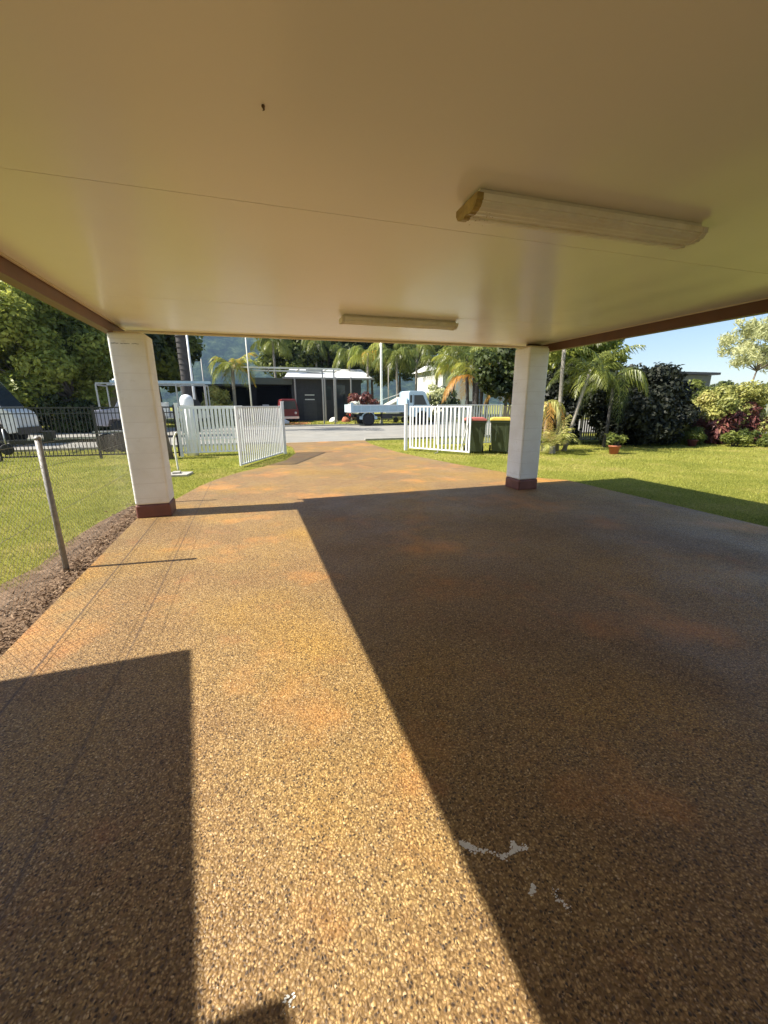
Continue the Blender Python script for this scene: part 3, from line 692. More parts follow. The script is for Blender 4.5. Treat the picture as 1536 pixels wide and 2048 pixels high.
def truck():
    p0 = W(703,800,YT); p1 = W(862,800,YT); Lr = p1.x-p0.x
    t = thing('tipper_truck', 'pale blue tipper truck parked across the street', 'truck', (p0.x,YT,0))
    s = Lr/5.1                       # overall scale from the picture
    X = lambda v: v*s
    MB().box(X(.05),X(4.9),.25*s,.40*s,X(.52),X(.68)).box(X(.05),X(4.9),1.15*s,1.30*s,X(.52),X(.68)).box(X(.2),X(.35),.25*s,1.3*s,X(.52),X(.66)).build('chassis', M['black'], t)
    MB().box(X(.0),X(3.45),0,X(1.75),X(.80),X(.86)).build('tray_floor', M['truckblue'], t)
    dp = MB(); dp.box(X(.0),X(3.45),0,X(.04),X(.86),X(1.24))
    dp.build('drop_side', M['trucktray'], t)
    MB().box(X(.0),X(3.45),X(1.71),X(1.75),X(.86),X(1.24)).build('drop_side', M['trucktray'], t)
    MB().box(-X(.04),X(.0),0,X(1.75),X(.80),X(1.26)).build('tailgate', M['truckblue'], t)
    MB().box(-X(.05),X(.10),-.02,X(.03),X(.80),X(1.36)).box(X(3.36),X(3.48),-.02,X(.03),X(.80),X(1.30)).build('corner_post', M['truckblue'], t)
    MB().box(X(0),X(3.45),-.03,0,X(.79),X(.83)).box(X(0),X(3.45),-.015,0,X(1.19),X(1.24)).build('tray_rail', M['white'], t)
    st = MB()
    for k in range(1,6): st.box(X(.58*k)-.03,X(.58*k)+.03,-.02,0,X(.83),X(1.19))
    st.build('tray_stiffener', M['truckblue'], t)
    MB().box(X(3.46),X(3.54),0,X(1.75),X(.80),X(1.62)).build('headboard', M['truckblue'], t)
    prof = [(3.62,.62),(3.62,1.95),(3.70,2.05),(4.55,2.05),(4.72,1.98),(5.02,1.25),(5.10,1.15),(5.10,.50),(4.95,.45),(4.88,.72),(4.70,.86),(4.42,.86),(4.22,.72),(4.16,.50),(3.75,.50)]
    cab = MB().side([(X(a),X(b)) for a,b in prof], X(.02), X(1.72)).build('cab', M['truckblue'], t, .02)
    MB().side([(X(a),X(b)) for a,b in [(3.98,1.22),(3.98,1.80),(4.56,1.80),(4.84,1.22)]], X(.005), X(.019)).build('side_window', M['glass'], t)
    MB().side([(X(a),X(b)) for a,b in [(3.70,1.35),(3.70,1.80),(3.84,1.80),(3.84,1.35)]], X(.005), X(.019)).build('quarter_window', M['glass'], t)
    MB()._add([(X(4.735),X(.1),X(1.95)),(X(4.735),X(1.64),X(1.95)),(X(5.03),X(1.64),X(1.26)),(X(5.03),X(.1),X(1.26))],[(0,1,2,3)])
    ws = MB(); ws.side([(X(4.735),X(1.94)),(X(4.755),X(1.95)),(X(5.045),X(1.27)),(X(5.025),X(1.26))], X(.1), X(1.64)); ws.build('windscreen', M['glass'], t)
    MB().box(X(3.93),X(3.945),X(.008),X(.02),X(.62),X(1.85)).build('door_seam', M['black'], t)
    MB().box(X(4.02),X(4.14),X(-.005),X(.02),X(1.08),X(1.11)).build('door_handle', M['black'], t)
    MB().tube([(X(4.86),X(.02),X(1.55)),(X(4.98),X(-.14),X(1.62))],.012,6).box(X(4.94),X(5.0),X(-.2),X(-.08),X(1.42),X(1.80)).build('wing_mirror', M['black'], t)
    MB().box(X(5.07),X(5.12),X(.10),X(.40),X(.78),X(.95)).build('headlight', M['housew'], t)
    MB().box(X(5.05),X(5.16),X(.02),X(1.72),X(.42),X(.60)).build('bumper', M['whited'], t)
    mg = MB()
    for k in range(8):
        a0, a1 = PI*k/8, PI*(k+1)/8; c = 1.05; r = .44
        mg.bar((X(c+r*math.cos(a0)),X(.12),X(.38+r*math.sin(a0))),(X(c+r*math.cos(a1)),X(.12),X(.38+r*math.sin(a1))),X(.26),.03)
    mg.build('mudguard', M['truckblue'], t)
    for y in (.14,1.6):
        wheel(t, X(1.05), X(y), X(.37), X(.37), X(.26)); wheel(t, X(4.56), X(y), X(.37), X(.37), X(.22))
    MB().box(X(-.06),X(-.03),X(.15),X(.45),X(.60),X(.72)).build('tail_light', M['redlamp'], t)
    MB().box(X(1.9),X(2.6),X(.12),X(.35),X(.42),X(.70)).build('fuel_tank', M['charcoal'], t, .03)
truck()

# ================================================================== TRAILER, UTES (left, beyond the black fence)
def trailer():
    a = W(20,888,16.0); b = W(262,886,16.0)
    t = thing('car_trailer', 'long low black trailer frame with jockey wheel behind the black fence', 'trailer', (a.x,16.0,0))
    L = b.x-a.x; z = .40
    MB().box(0,L,-.04,.04,z-.05,z+.06).box(.6,L,1.1,1.18,z-.05,z+.05).box(L*.35,L*.37,0,1.1,z-.04,z+.04).box(L*.7,L*.72,0,1.1,z-.04,z+.04).build('frame', M['black'], t)
    MB().box(.5,L,-.06,-.045,z+.06,z+.11).build('side_rail', M['steel'], t)
    MB().bar((.6,1.14,z),(-.5,.5,z),.07).bar((.6,0,z),(-.5,.5,z),.07).box(-.8,-.5,.44,.56,z-.04,z+.05).build('drawbar', M['black'], t)
    wl = MB().lathe([(.10,-.03),(.16,-.035),(.18,-.02),(.18,.02),(.16,.035),(.10,.03)],(0,0,0),20,Matrix.Translation((-.15,.1,.18)) @ Matrix.Rotation(PI/2,4,'X')).build('jockey_wheel', M['tyre'], t)
    MB().tube([(-.15,.1,.18),(-.15,.1,.82)],.028,8).tube([(-.15,.1,.82),(-.02,.1,.86),(-.02,.1,.92)],.012,6).build('jockey_stand', M['steel'], t)
    MB().box(.95,1.2,-.1,.2,z+.06,z+.34).build('winch', M['black'], t, .01)
    for x in (L*.80,L*.94): wheel(t, x, -.05, .31, .31, .2)
    MB().box(L*.7,L*1.02,-.2,.12,.66,.70).build('mudguard', M['steel'], t)
trailer()
def work_truck():
    a = W(188,850,22.5); b = W(425,850,22.5); L = b.x-a.x
    t = thing('work_truck', 'grey tray back work truck with ladder rack behind the left pillar', 'truck', (a.x,22.5,0)); s = L/5.3
    X = lambda v: v*s
    t.scale = (1,1,W(380,767,22.7).z/(2.22*s))
    prof = [(.0,.55),(.0,1.05),(.12,1.15),(.95,1.22),(1.35,1.78),(2.25,1.82),(2.30,.5),(1.5,.5),(1.35,.78),(.7,.78),(.55,.5)]
    MB().side([(X(p),X(q)) for p,q in prof], 0, X(1.75)).build('cab', M['rim'], t, .03)
    MB().side([(X(p),X(q)) for p,q in [(1.12,1.24),(1.42,1.70),(2.15,1.73),(2.15,1.24)]], -.012, -.001).build('side_window', M['glass'], t)
    MB().box(X(2.4),X(5.2),0,X(1.8),X(.78),X(.86)).build('tray_floor', M['steel'], t)
    MB().box(X(2.4),X(3.3),0,X(.5),X(.86),X(1.45)).build('toolbox', M['whited'], t, .01)
    MB().box(X(3.4),X(5.2),0,.04,X(.86),X(1.1)).build('drop_side', M['steel'], t)
    rk = MB()
    for x in (.35,2.38,3.8,5.15):
        for y in (.05,1.7):
            rk.box(X(x)-.03,X(x)+.03,X(y)-.03,X(y)+.03,X(.86) if x > 1 else X(1.1),X(2.15))
        rk.box(X(x)-.03,X(x)+.03,X(.05),X(1.7),X(2.11),X(2.17))
    rk.box(X(.35),X(5.15),X(.03),X(.07),X(2.17),X(2.22)).box(X(.35),X(5.15),X(1.68),X(1.72),X(2.17),X(2.22))
    rk.build('ladder_rack', M['steel'], t)
    MB().lathe([(.10,0),(.10,.12),(.07,.2),(.01,.22)],(X(1.0),X(.6),X(2.17)),12).build('beacon', M['white'], t)
    for x in (1.02,4.2):
        for y in (.12,1.65): wheel(t, X(x), X(y), X(.36), X(.36), X(.24))
    MB().tube([(X(4.55),-.10,X(1.25)),(X(4.55),.06,X(1.25))],X(.32),24).build('spare_tyre', M['tyre'], t)
    ld = thing('ladder', 'long pale blue aluminium ladder on the rack of the work truck', 'ladder', (a.x+X(.9),22.5+X(.25),W(380,767,22.7).z))
    for y in (0,.42): MB().box(0,X(4.5),y,y+.03,0,.12).build('rail', M['trucktray'], ld)
    rg = MB()
    for k in range(15): rg.tube([(X(.3*k+.12),.02,.06),(X(.3*k+.12),.43,.06)],.018,6)
    rg.build('rung', M['trucktray'], ld)
work_truck()
def ute_left():
    b = W(36,860,19.5)
    t = thing('utility_vehicle', 'white utility vehicle cut off by the left edge behind the black fence', 'vehicle', (b.x,19.5,0))
    prof = [(-4.9,.5),(-4.9,2.22),(-4.7,2.36),(-1.25,2.40),(-1.0,2.32),(-.38,1.36),(-.08,1.2),(0,1.0),(0,.5),(-.35,.45),(-.5,.82),(-1.15,.82),(-1.3,.45),(-3.6,.45),(-3.75,.82),(-4.4,.82),(-4.5,.45)]
    MB().side(prof, 0, 1.8).build('body', M['whited'], t, .04)
    MB().side([(-2.0,1.38),(-2.0,2.12),(-1.16,2.14),(-.62,1.38)], -.012, -.002).build('side_window', M['glass'], t)
    MB().side([(-1.0,2.28),(-.97,2.30),(-.36,1.40),(-.40,1.38)], .1, 1.7).build('windscreen', M['glass'], t)
    MB().box(-.02,.08,.0,1.8,.42,.66).build('bumper', M['black'], t)
    MB().box(-.06,.012,.1,.4,.78,.98).build('headlight', M['housew'], t)
    for x in (-.82,-4.07):
        for y in (.12,1.68): wheel(t, x, y, .38, .38, .24)
    t.scale = (1,1,1.08)
    MB().bar((-4.6,.1,2.5),(-1.6,.1,2.5),.05).bar((-4.5,.1,2.38),(-4.5,.1,2.5),.05).bar((-1.8,.1,2.38),(-1.8,.1,2.5),.05).build('roof_rack', M['whited'], t)
ute_left()

# ================================================================== HOUSE ACROSS
def house_across():
    Y = 41.0
    w = lambda x, y: W(x,y,Y)
    t = thing('street_house', 'low charcoal house with pale roof across the street', 'house', (w(590,840).x,Y,0)); ox = t.location.x
    def X(x,y=780): return w(x,y).x-ox
    def Z(x,y): return w(x,y).z
    MB().box(X(583),X(722),0,8,-.1,Z(650,756)).build('wall', M['charcoal'], t)
    MB().box(X(380),X(583),3.0,8,-.1,Z(500,768)).box(X(500),X(512),0,3,-.1,Z(500,768)).box(X(380),X(388),0,3,-.1,Z(400,768)).build('carport_wall', M['void'], t)  # recessed blocks, the open carport's inner shade put into their colour
    MB().box(X(500),X(584),-.4,8,Z(540,769),Z(540,756)).build('fascia', M['fascia'], t)
    za = Z(600,756); zb = W(640,737.5,Y+8.5).z; xl, xr = X(569), X(743); bl, br = W(580,738,Y+8.5).x-ox, W(722,740,Y+8.5).x-ox
    rf = MB(); rf._add([(xl,-.6,za-.12),(xr,-.6,za-.12),(br,8.5,zb-.12),(bl,8.5,zb-.12),(xl,-.6,za),(xr,-.6,za),(br,8.5,zb),(bl,8.5,zb)],[(3,2,1,0),(4,5,6,7),(0,1,5,4),(1,2,6,5),(2,3,7,6),(3,0,4,7)]); rf.build('roof', M['roofw'], t)
    MB().box(X(566),X(745),-.72,-.62,Z(600,758.5),Z(600,755)).build('gutter', M['dull'], t)
    MB().box(X(376),X(502),-.3,7,Z(430,772),Z(430,768)).build('carport_roof', M['charcoal2'], t)
    gd = MB()
    for k in range(5): gd.box(X(606),X(632),-.04,0,k*.42,k*.42+.40)
    gd.build('garage_door', M['charcoal2'], t)
    MB().box(X(609),X(628),-.08,-.045,Z(620,791),Z(620,789)).box(X(609),X(628),-.08,-.045,Z(620,800),Z(620,798)).build('door_strip', M['whited'], t)
    for x0,x1,y0,y1 in ((648,662,772,800),(672,690,770,835)):
        MB().box(X(x0),X(x1),-.03,0,max(0,Z(x0,y1)),Z(x0,y0)).build('window', M['glass'], t)
    for x in (588,646,667,697):
        MB().box(X(x)-.06,X(x)+.06,-1.2,-1.08,-.1,Z(x,756)).build('veranda_post', M['dull'], t)
    MB().box(X(625),X(655),3,4,Z(640,738),Z(640,730)).build('vent', M['dull'], t)
    MB().box(X(715),X(722),-.5,0,0,1.9).build('downpipe', M['charcoal2'], t)
house_across()
Yg = 33.5
def pergola():
    A = W(481,733,Yg); B = W(681,739,Yg); t = thing('steel_frame', 'tall bare steel post and rail frame in front of the charcoal house', 'frame', (A.x,Yg,0)); ox = A.x
    X = lambda x: W(x,760,Yg).x-ox
    zz = A.z
    MB().box(0,B.x-ox,-.05,.05,zz-.10,zz+.02).box(0,B.x-ox,1.9,2.0,zz-.16,zz-.05).build('top_rail', M['pvc'], t)
    for x in (499,645,668): MB().box(X(x)-.05,X(x)+.05,-.05,.05,-.1,zz-.1).build('post', M['dull'], t)
    cr = MB()
    for x in (481,540,600,655,680): cr.box(X(x)-.03,X(x)+.03,.05,1.9,zz-.12,zz-.06)
    cr.build('cross_rail', M['dull'], t)
pergola()
# slender poles
def pole(name, x, y0, y1, Y, r, label, mat, lean=0, cat='pole'):
    a = W(x,y1,Y); h = W(x,y0,Y).z; m = MB(); m.tube([(0,0,-.1),(lean*.5,0,h*.5),(lean,0,h)],[r*1.15,r,r*.85],10)
    m.lathe([(r*1.5,0),(r*1.5,.25),(r*1.2,.3)],(0,0,0),10)
    o = tag(m.build(name, M[mat]), label, cat); o.location = (a.x,Y,0); return o
pole('light_pole', 763, 640, 806, 31.4, .09, 'tall thin cream pole rising behind the tipper truck tray', 'pvc')
pole('flag_pole', 503, 640, 812, 32.4, .05, 'thin pale mast above the left end of the steel frame', 'pvc')
pole('flag_pole', 391, 640, 815, 26, .06, 'thin white mast in front of the thick grey palm trunk', 'white')
pole('flag_pole', 413, 718, 815, 26.5, .035, 'short thin mast with an orange top right of the thick palm trunk', 'dull')
pole('street_light', 777, 735, 806, 36, .05, 'short grey pole among the palms right of the tall cream pole', 'palmbark')
t = tag(MB().box(-.13,.13,-.02,.02,-.18,.18).box(-.05,.05,.02,.05,-1.6,.25).build('yellow_sign', M['yellow'], None, .005), 'small yellow notice fixed on the dark veranda post', 'sign')
t.location = W(700,792,39.7)
# maroon vehicle in the garage
v = W(579,836,37.5)
t = thing('red_van', 'dark red narrow fronted vehicle standing in the open garage', 'van', (v.x,37.5,0))
MB().side([(-.85,.35),(-.85,1.0),(-.62,2.05),(.62,2.05),(.85,1.0),(.85,.35)],0,4.2).build('body', M['maroon'], t, .08, 3)
MB().side([(-.68,1.18),(-.56,1.85),(.56,1.85),(.68,1.18)],-.02,.0).build('windscreen', M['glass'], t)
for s in (-1,1):
    MB().lathe([(.11,0),(.10,.03)],(0,0,0),14,Matrix.Translation((s*.58,0,.85)) @ Matrix.Rotation(PI/2,4,'X')).build('headlight', M['housew'], t)
MB().box(-.85,.85,-.08,.02,.35,.55).build('bumper', M['whited'], t)
for x in (-.7,.7):
    for y in (.8,3.4): MB().lathe([(.1,-.09),(.32,-.09),(.33,0),(.32,.09),(.1,.09)],(0,0,0),18,Matrix.Translation((x,y,.33)) @ Matrix.Rotation(PI/2,4,'Y')).build('wheel', M['tyre'], t)
# clutter at the house
def blobrock(x, y, Y, r, mat, name, label, cat):
    p = W(x,y,Y); m = MB(); pr = [(r*.9,-.05),(r,.15*r),(r*.85,.6*r),(r*.5,.9*r),(.02,r)]; m.lathe(pr,(0,0,0),9,smooth=True)
    o = m.build(name, M[mat]); me = o.data
    for vv in me.vertices: vv.co.x *= 1+.25*random.uniform(-1,1); vv.co.y *= 1+.25*random.uniform(-1,1); vv.co.z *= 1+.2*random.uniform(-1,1)
    o.location = (p.x,Y,0); return tag(o, label, cat)
blobrock(668,838,37.5,.38,'whited','garden_rock','pale garden rock on the verge below the veranda post','rock')
blobrock(692,838,37.2,.42,'terra','garden_rock','reddish brown garden rock beside the pale one','rock')
blobrock(569,836,35.5,.4,'housew','garden_rock','white rounded sack on the ground in front of the garage','sack')
t = tag(MB().box(-.35,.35,-.3,.3,0,.5).box(-.28,.28,-.2,.2,.5,1.15).box(-.3,.3,.1,.2,1.15,1.6).build('white_chair', M['housew'], None, .03), 'white chair shape standing in the dark open garage', 'chair'); t.location = (W(533,830,41.5).x,41.5,0)
bush('flowering_bush', 'white flowering bush behind the tail of the tipper truck', 'bush', (W(712,830,33).x,33,0), (1.1,.8,.8), 9, (.3,.5), 1500, .16, 'white')
bush('garden_bush', 'red brown leafy bush at the right corner of the charcoal house', 'bush', (W(728,830,37).x,37,0), (1.3,1.0,1.5), 12, (.4,.6), 1800, .2, 'red')
bush('garden_bush', 'spiky pale green bush above the white left gate', 'bush', (W(440,830,34).x,34,0), (1.2,1.0,1.5), 12, (.4,.6), 2200, .22, 'lime', aspect=5)

# ================================================================== WHITE BOAT / TARP behind truck, houses at the right
v = W(800,830,33.6)
t = thing('covered_boat', 'cream covered boat standing behind the tipper truck', 'boat', (v.x,33.6,0)); t.scale = (.72,.8,.78)
MB().side([(-2.0,1.2),(-1.6,1.9),(.3,2.75),(1.3,2.9),(1.9,1.9),(2.0,1.2)],0,1.9).build('cover', M['boatcover'], t, .15, 3)
MB().side([(-2.0,1.19),(2.0,1.19),(1.7,.6),(-1.4,.6)],.05,1.85).build('hull', M['housew'], t, .1, 2)
MB().bar((-2.4,.9,2.3),(.6,.9,3.2),.09).build('boom', M['pvc'], t)
for x in (-.5,.5): MB().lathe([(.1,-.09),(.3,-.09),(.31,0),(.3,.09),(.1,.09)],(0,0,0),16,Matrix.Translation((x,.1,.31)) @ Matrix.Rotation(PI/2,4,'X')).build('wheel', M['tyre'], t)
def box_house(x0,x1,ytop,Y,wallm,roofm,label,depth=8,rise=.8,win=2,flat=False):
    a = W(x0,ytop,Y); b = W(x1,ytop,Y); h = a.z
    t = thing('background_house', label, 'house', (a.x,Y,0)); L = b.x-a.x
    MB().box(0,L,0,depth,-.1,h-.25).build('wall', M[wallm], t)
    if flat: MB().box(-.5,L+.5,-.5,depth+.5,h-.22,h).build('roof', M[roofm], t)
    else:
        m = MB(); m._add([(-.5,-.5,h-.25),(L+.5,-.5,h-.25),(L+.5,depth+.5,h-.25),(-.5,depth+.5,h-.25),(L*.15,depth*.5,h+rise),(L*.85,depth*.5,h+rise)],
               [(0,1,5,4),(1,2,5),(2,3,4,5),(3,0,4),(3,2,1,0)]); m.build('roof', M[roofm], t)
    for k in range(win):
        x = L*(k+.5)/win
        f = MB().box(x-.62,x+.62,-.03,0,.85,1.95).build('window_frame', M['whited'], t); MB().box(x-.55,x+.55,-.05,-.031,.92,1.88).build('pane', M['glass'], f)
    return t
box_house(886,960,733,44,'housew','roofw','white house glimpsed through the golden palm', rise=1.0)
box_house(40,205,752,40,'beige','charcoal2','beige house behind the big leafy tree on the left', rise=.8)
box_house(1415,1490,786,34,'housew','roofw','white low roofed house behind the hedge at the right', rise=.7)
box_house(1290,1425,742,30,'fascia','charcoal2','dark flat roof showing above the dark round shrub', flat=True, win=1)

# ================================================================== TREES
tree('leafy_tree', 'large broad leafed tree at the left beyond the black fence', 'tree', (-10.6,30.5,0), 2.2, (-1.6,0,4.5), (5.0,3.2,3.9), 90, (.7,1.2), 52000, .20, 'broad', tr=.22, limbs=12, lean=(.4,0), aspect=1.6, low=-.95, up=.9)
tree('leafy_tree', 'smaller darker tree between the big leafy tree and the left pillar', 'tree', (W(190,850,33).x,33,0), 2.8, (0,0,4.9), (3.0,2.6,2.9), 30, (.7,1.1), 9000, .30, 'mid', tr=.16, limbs=8)
spots = [(-20,48,13,5.5,'dark'),(60,52,14,5.5,'dark'),(140,50,13,5,'dark'),(205,46,12,4.5,'dark'),(265,52,13,4.5,'dark'),(250,36,12.5,4.0,'dark'),(318,40,10.0,3.0,'mid'),(322,47,13,3.6,'dark'),
         (598,56,12,4.0,'mid'),(625,60,14.5,4.6,'dark'),(655,55,13,4.5,'dark'),(700,58,14,5,'dark'),(745,60,15,5,'mid'),(800,57,14.5,5,'dark'),
         (850,54,14,4.6,'dark'),(905,52,13.5,4.6,'mid'),(960,50,13,4.4,'dark'),(1010,48,13,4.6,'dark'),(1075,44,12,4.6,'mid'),(1150,42,11,4.4,'dark'),(600,70,8,3.5,'dark'),(640,75,9,4,'mid')]
labs = ['dark tree behind the big leafy tree at the left edge','dark tree behind the middle of the big leafy tree','dark tree behind the right side of the big leafy tree','dark tree over the beige house','dark tree hidden behind the left pillar top','dark crowned tree seen just left of the left pillar','tree directly behind the left pillar edge','tall dark tree left of the thick grey palm trunk',
 'green tree above the left end of the pale roof','dark tree above the pale roof','dark tree left of the hanging palms above the roof','tall dark tree above the right end of the pale roof','tree behind the tall cream pole',
 'dark tree behind the cab of the tipper truck','dark tree right of the truck cab','green tree above the white house','dark tree behind the black palm trunks','dark tree left of the right pillar top','green tree right behind the right pillar','dark tree over the leaning palms','low dark tree behind the left part of the pale roof','low tree behind the middle of the pale roof']
for (px, Y, h, r, k), lb in zip(spots, labs):
    b = W(px, 820, Y)
    tree('background_tree', lb, 'tree', (b.x,Y,0), h*.45, (0,0,h*.62), (r,r*.8,h*.38), 34, (.9,1.5), 7500, .42, k, tr=.2, group='trees behind the houses across the street', limbs=6, low=-.8)
# feathery pale tree far right
b = G(1500,884); 
tree('feathery_tree', 'pale feathery tree against the sky at the right edge', 'tree', (W(1488,830,19).x,19,0), 3.6, (.3,0,4.9), (3.0,1.6,2.5), 60, (.3,.62), 6500, .15, 'pale', tr=.07, limbs=16, aspect=4, up=-.3, shell=.2, lean=(.3,0))

tree('background_tree', 'small green tree just under the dark flat roof at the right', 'tree', (W(1385,830,24).x,24,0), 1.4, (0,0,2.15), (1.9,1.2,1.15), 24, (.35,.6), 6000, .15, 'mid', tr=.1, low=-.9)
tree('background_tree', 'distant dark tree between the flat roof and the feathery tree', 'tree', (W(1440,820,55).x,55,0), 2.2, (0,0,3.6), (4.0,2,1.7), 24, (.6,1.0), 5000, .3, 'dark', tr=.15, low=-.9)
tree('background_tree', 'distant green tree behind the feathery tree at the right edge', 'tree', (W(1520,820,50).x,50,0), 2.2, (0,0,3.2), (3.6,2,1.6), 24, (.6,1.0), 5000, .3, 'mid', tr=.15, low=-.9)
# dark dome shrub, hedge and bright plants (right)
def place(x, y): p = G(x,y); return (p.x,p.y,0)
tree('round_shrub', 'large dark round topped shrub right of the leaning palms', 'shrub', (13.7,11.7,0), .8, (0,0,1.35), (1.95,1.3,1.5), 70, (.35,.6), 26000, .11, 'hedge', tr=.09, limbs=8, aspect=1.7, low=-1)
tree('bright_topped_tree', 'green tree with sunlit top rising behind the dark round shrub', 'tree', (13.0,14.2,0), 2.0, (-.7,0,3.35), (2.3,1.3,1.15), 34, (.4,.7), 9500, .15, 'broad', tr=.1, limbs=8, aspect=1.8, low=-.8)
tree('background_shrub', 'dark shrub filling the gap behind the two leaning palms', 'shrub', (11.2,13.0,0), .8, (0,0,1.6), (1.7,.8,1.5), 40, (.35,.6), 11000, .13, 'hedge', tr=.06, limbs=6, low=-1)
tree('background_shrub', 'dark leafy shrub between the right pillar and the first slim palm', 'shrub', (10.2,14.6,0), 1.6, (0,0,2.9), (1.6,.8,1.3), 30, (.35,.6), 7000, .15, 'dark', tr=.06, limbs=6, low=-1)
hx = [(1400,888,.82,'lime'),(1440,888,.95,'mid'),(1478,890,1.08,'lime'),(1520,892,1.25,'lime'),(1560,892,1.35,'lime')]
hl = ['yellow green shrub at the left end of the sunny hedge','greener shrub second from the left in the sunny hedge','yellow green shrub in the middle of the sunny hedge','tall yellow green shrub by the right edge of the picture','yellow green shrub cut off by the right edge']
for (x, y, h, k), lb in zip(hx, hl):
    p = place(x, y)
    bush('hedge_shrub', lb, 'shrub', (p[0],p[1]+1.4,0), (1.0,.8,h*.98), 30, (.22,.40), 9000, .085, k, group='shrubs of the sunny hedge')
for (x, y, lb) in ((1425,887,'red leaved plant at the foot of the hedge near the dark shrub'),(1462,889,'dark red leaved plant in the middle of the hedge foot'),(1512,888,'tall bronze red plant near the right edge')):
    p = place(x, y); bush('cordyline', lb, 'plant', (p[0],p[1]+.35,0), (.55,.4,.72), 10, (.2,.32), 1500, .20, 'red', group='red leaved plants at the hedge foot', aspect=5, up=.9)
for (x, y, lb) in ((1380,890,'low grey green plant under the dark round shrub'),(1470,893,'low green border plant in front of the red plants'),(1530,893,'low green border plant by the right edge')):
    p = place(x, y); bush('border_plant', lb, 'plant', (p[0],p[1],0), (.6,.35,.32), 9, (.14,.22), 1600, .08, 'mid', group='low plants along the lawn edge', aspect=3)
def pot(x, y, r, h, mat, lab, pl):
    p = place(x,y); t = thing('plant_pot', lab, 'pot', p)
    MB().lathe([(r*.68,0),(r*.92,h*.82),(r*1.05,h*.83),(r*1.05,h),(r*.93,h),(r*.9,h*.9)],(0,0,0),20).build('pot_body', M[mat], t)
    MB().lathe([(r*.9,h*.88),(r*.9,h*.9)],(0,0,0),20).build('potting_soil', M['soil'], t)
    q = bush('potted_plant', pl, 'plant', (p[0],p[1],h*.85), (.22,.22,.25), 6, (.10,.15), 260, .09, 'mid', aspect=4, stems=3)
pot(1227,908,.17,.27,'terra','terracotta pot on the lawn edge below the palms','small plant growing in the terracotta pot')
pot(1383,893,.16,.25,'terrad','dark maroon pot under the right side of the dark shrub','small plant growing in the dark maroon pot')

# ---- near palms right of the gate
palm('slim_palm', 'slim straight palm right beside the right pillar', (9.55,10.95,0), (-.1,0,3.15), 12, 1.5, 'palm', tr=.065, split=True, nleaf=26, ll=.42, lw=.032, hang=.5, trunk_pts=None)
p = place(1118,905)
tp = [Vector((0,0,-.1)),Vector((.25,0,.9)),Vector((.50,0,1.8)),Vector((.72,0,2.55))]
palm('leaning_palm', 'palm with a grey trunk leaning to the right', (9.75,10.85,0), (.72,0,2.45), 13, 1.55, 'palm', tr=.06, split=True, nleaf=26, ll=.42, lw=.032, hang=.55, trunk_pts=tp)
p = W(1240,850,11.2)
palm('drooping_palm', 'bushy palm with arching fronds in front of the dark round shrub', (11.9,11.3,0), (.1,0,2.35), 13, 1.6, 'palm', bark='darkbark', tr=.06, split=True, nleaf=28, ll=.45, lw=.034, hang=.75, rise=(.1,.85), droop=(1.2,1.9))
# low cycad-like clump with yellow dead fronds
palm('low_palm', 'low bright green palm clump right beside the right pillar', (8.95,10.45,0), (0,0,.22), 15, .95, 'lime', tr=.10, split=True, nleaf=24, ll=.30, lw=.028, hang=.35, rise=(.5,1.6), droop=(.7,1.5))
palm('yellowing_palm', 'thin palm with hanging dead yellow fronds just right of the right pillar', (9.0,10.95,0), (.05,0,1.55), 8, .95, 'lime', tr=.05, split=True, old=3, nleaf=22, ll=.34, lw=.034, hang=.9, rise=(.05,.5), droop=(1.6,2.2))
# golden palm behind the fence left of the right pillar
gx = W(1022,850,15.5)
palm('golden_palm', 'golden palm with orange fronds left of the right pillar', (gx.x+.3,15.5,0), (.1,0,2.2), 16, 2.2, 'palmg', tr=.10, split=True, old=5, nleaf=30, ll=.62, lw=.05, hang=.35, rise=(.2,1.1), droop=(.8,1.4))
gx = W(952,850,18.5) if False else W(950,850,16.6)
palm('golden_palm', 'palm with tall arching yellow green fronds behind the right gate leaf', (gx.x,16.6,0), (0,0,2.6), 12, 2.3, 'palmg', bark='darkbark', tr=.12, split=True, old=3, nleaf=30, ll=.6, lw=.05, hang=.5, rise=(.3,1.1), droop=(1.0,1.6))
for i, (x, lb) in enumerate(((936,'leftmost of the black trunks behind the right gate leaf'),(946,'second of the black trunks behind the right gate leaf'),(958,'third of the black trunks behind the right gate leaf'),(968,'rightmost of the black trunks behind the right gate leaf'))):
    q = W(x,850,17.0+.3*i); palm('dark_palm', lb, (q.x,17.0+.3*i,0), (.15*(i-1.5),0,3.6), 9, 1.7, 'palm', bark='darkbark', tr=.085, nleaf=22, ll=.5, lw=.045, hang=.6, group='black trunked palms in a clump behind the right gate')
# far palms
fp = [(470,34,4.4,2.3,'palmg','small bright palm right of the thick grey palm trunk',14,.4),
      (558,46,8.0,2.5,'palm','palm above the left end of the pale roof',13,1.1),(640,52,8.9,2.3,'palm','palm above the middle of the pale roof',11,1.1),
      (703,48,7.3,2.6,'palm','palm above the right end of the pale roof',13,1.0),(735,42,6.6,2.9,'palmg','palm hanging left of the tall cream pole',12,1.2),
      (796,38,6.0,2.8,'palm','yellow green palm right of the tall cream pole',14,1.0),(830,40,7.0,3.0,'palm','palm above the cab of the tipper truck',14,1.0),
      (868,37,5.4,2.6,'palm','palm right of the cab of the tipper truck',13,.8),(905,34,4.9,2.2,'palmg','palm with drooping yellow fronds in front of the white house',12,.8)]
for x, Y, h, L, lf, lb, nf, hg in fp:
    q = W(x,830,Y); palm('street_palm', lb, (q.x,Y,0), (random.uniform(-.3,.3),0,h), nf, L, lf, tr=.13, nleaf=24, ll=.85, lw=.085, hang=hg, rise=(.0,1.0), droop=(.9,1.7), group='palms among the houses across the street')
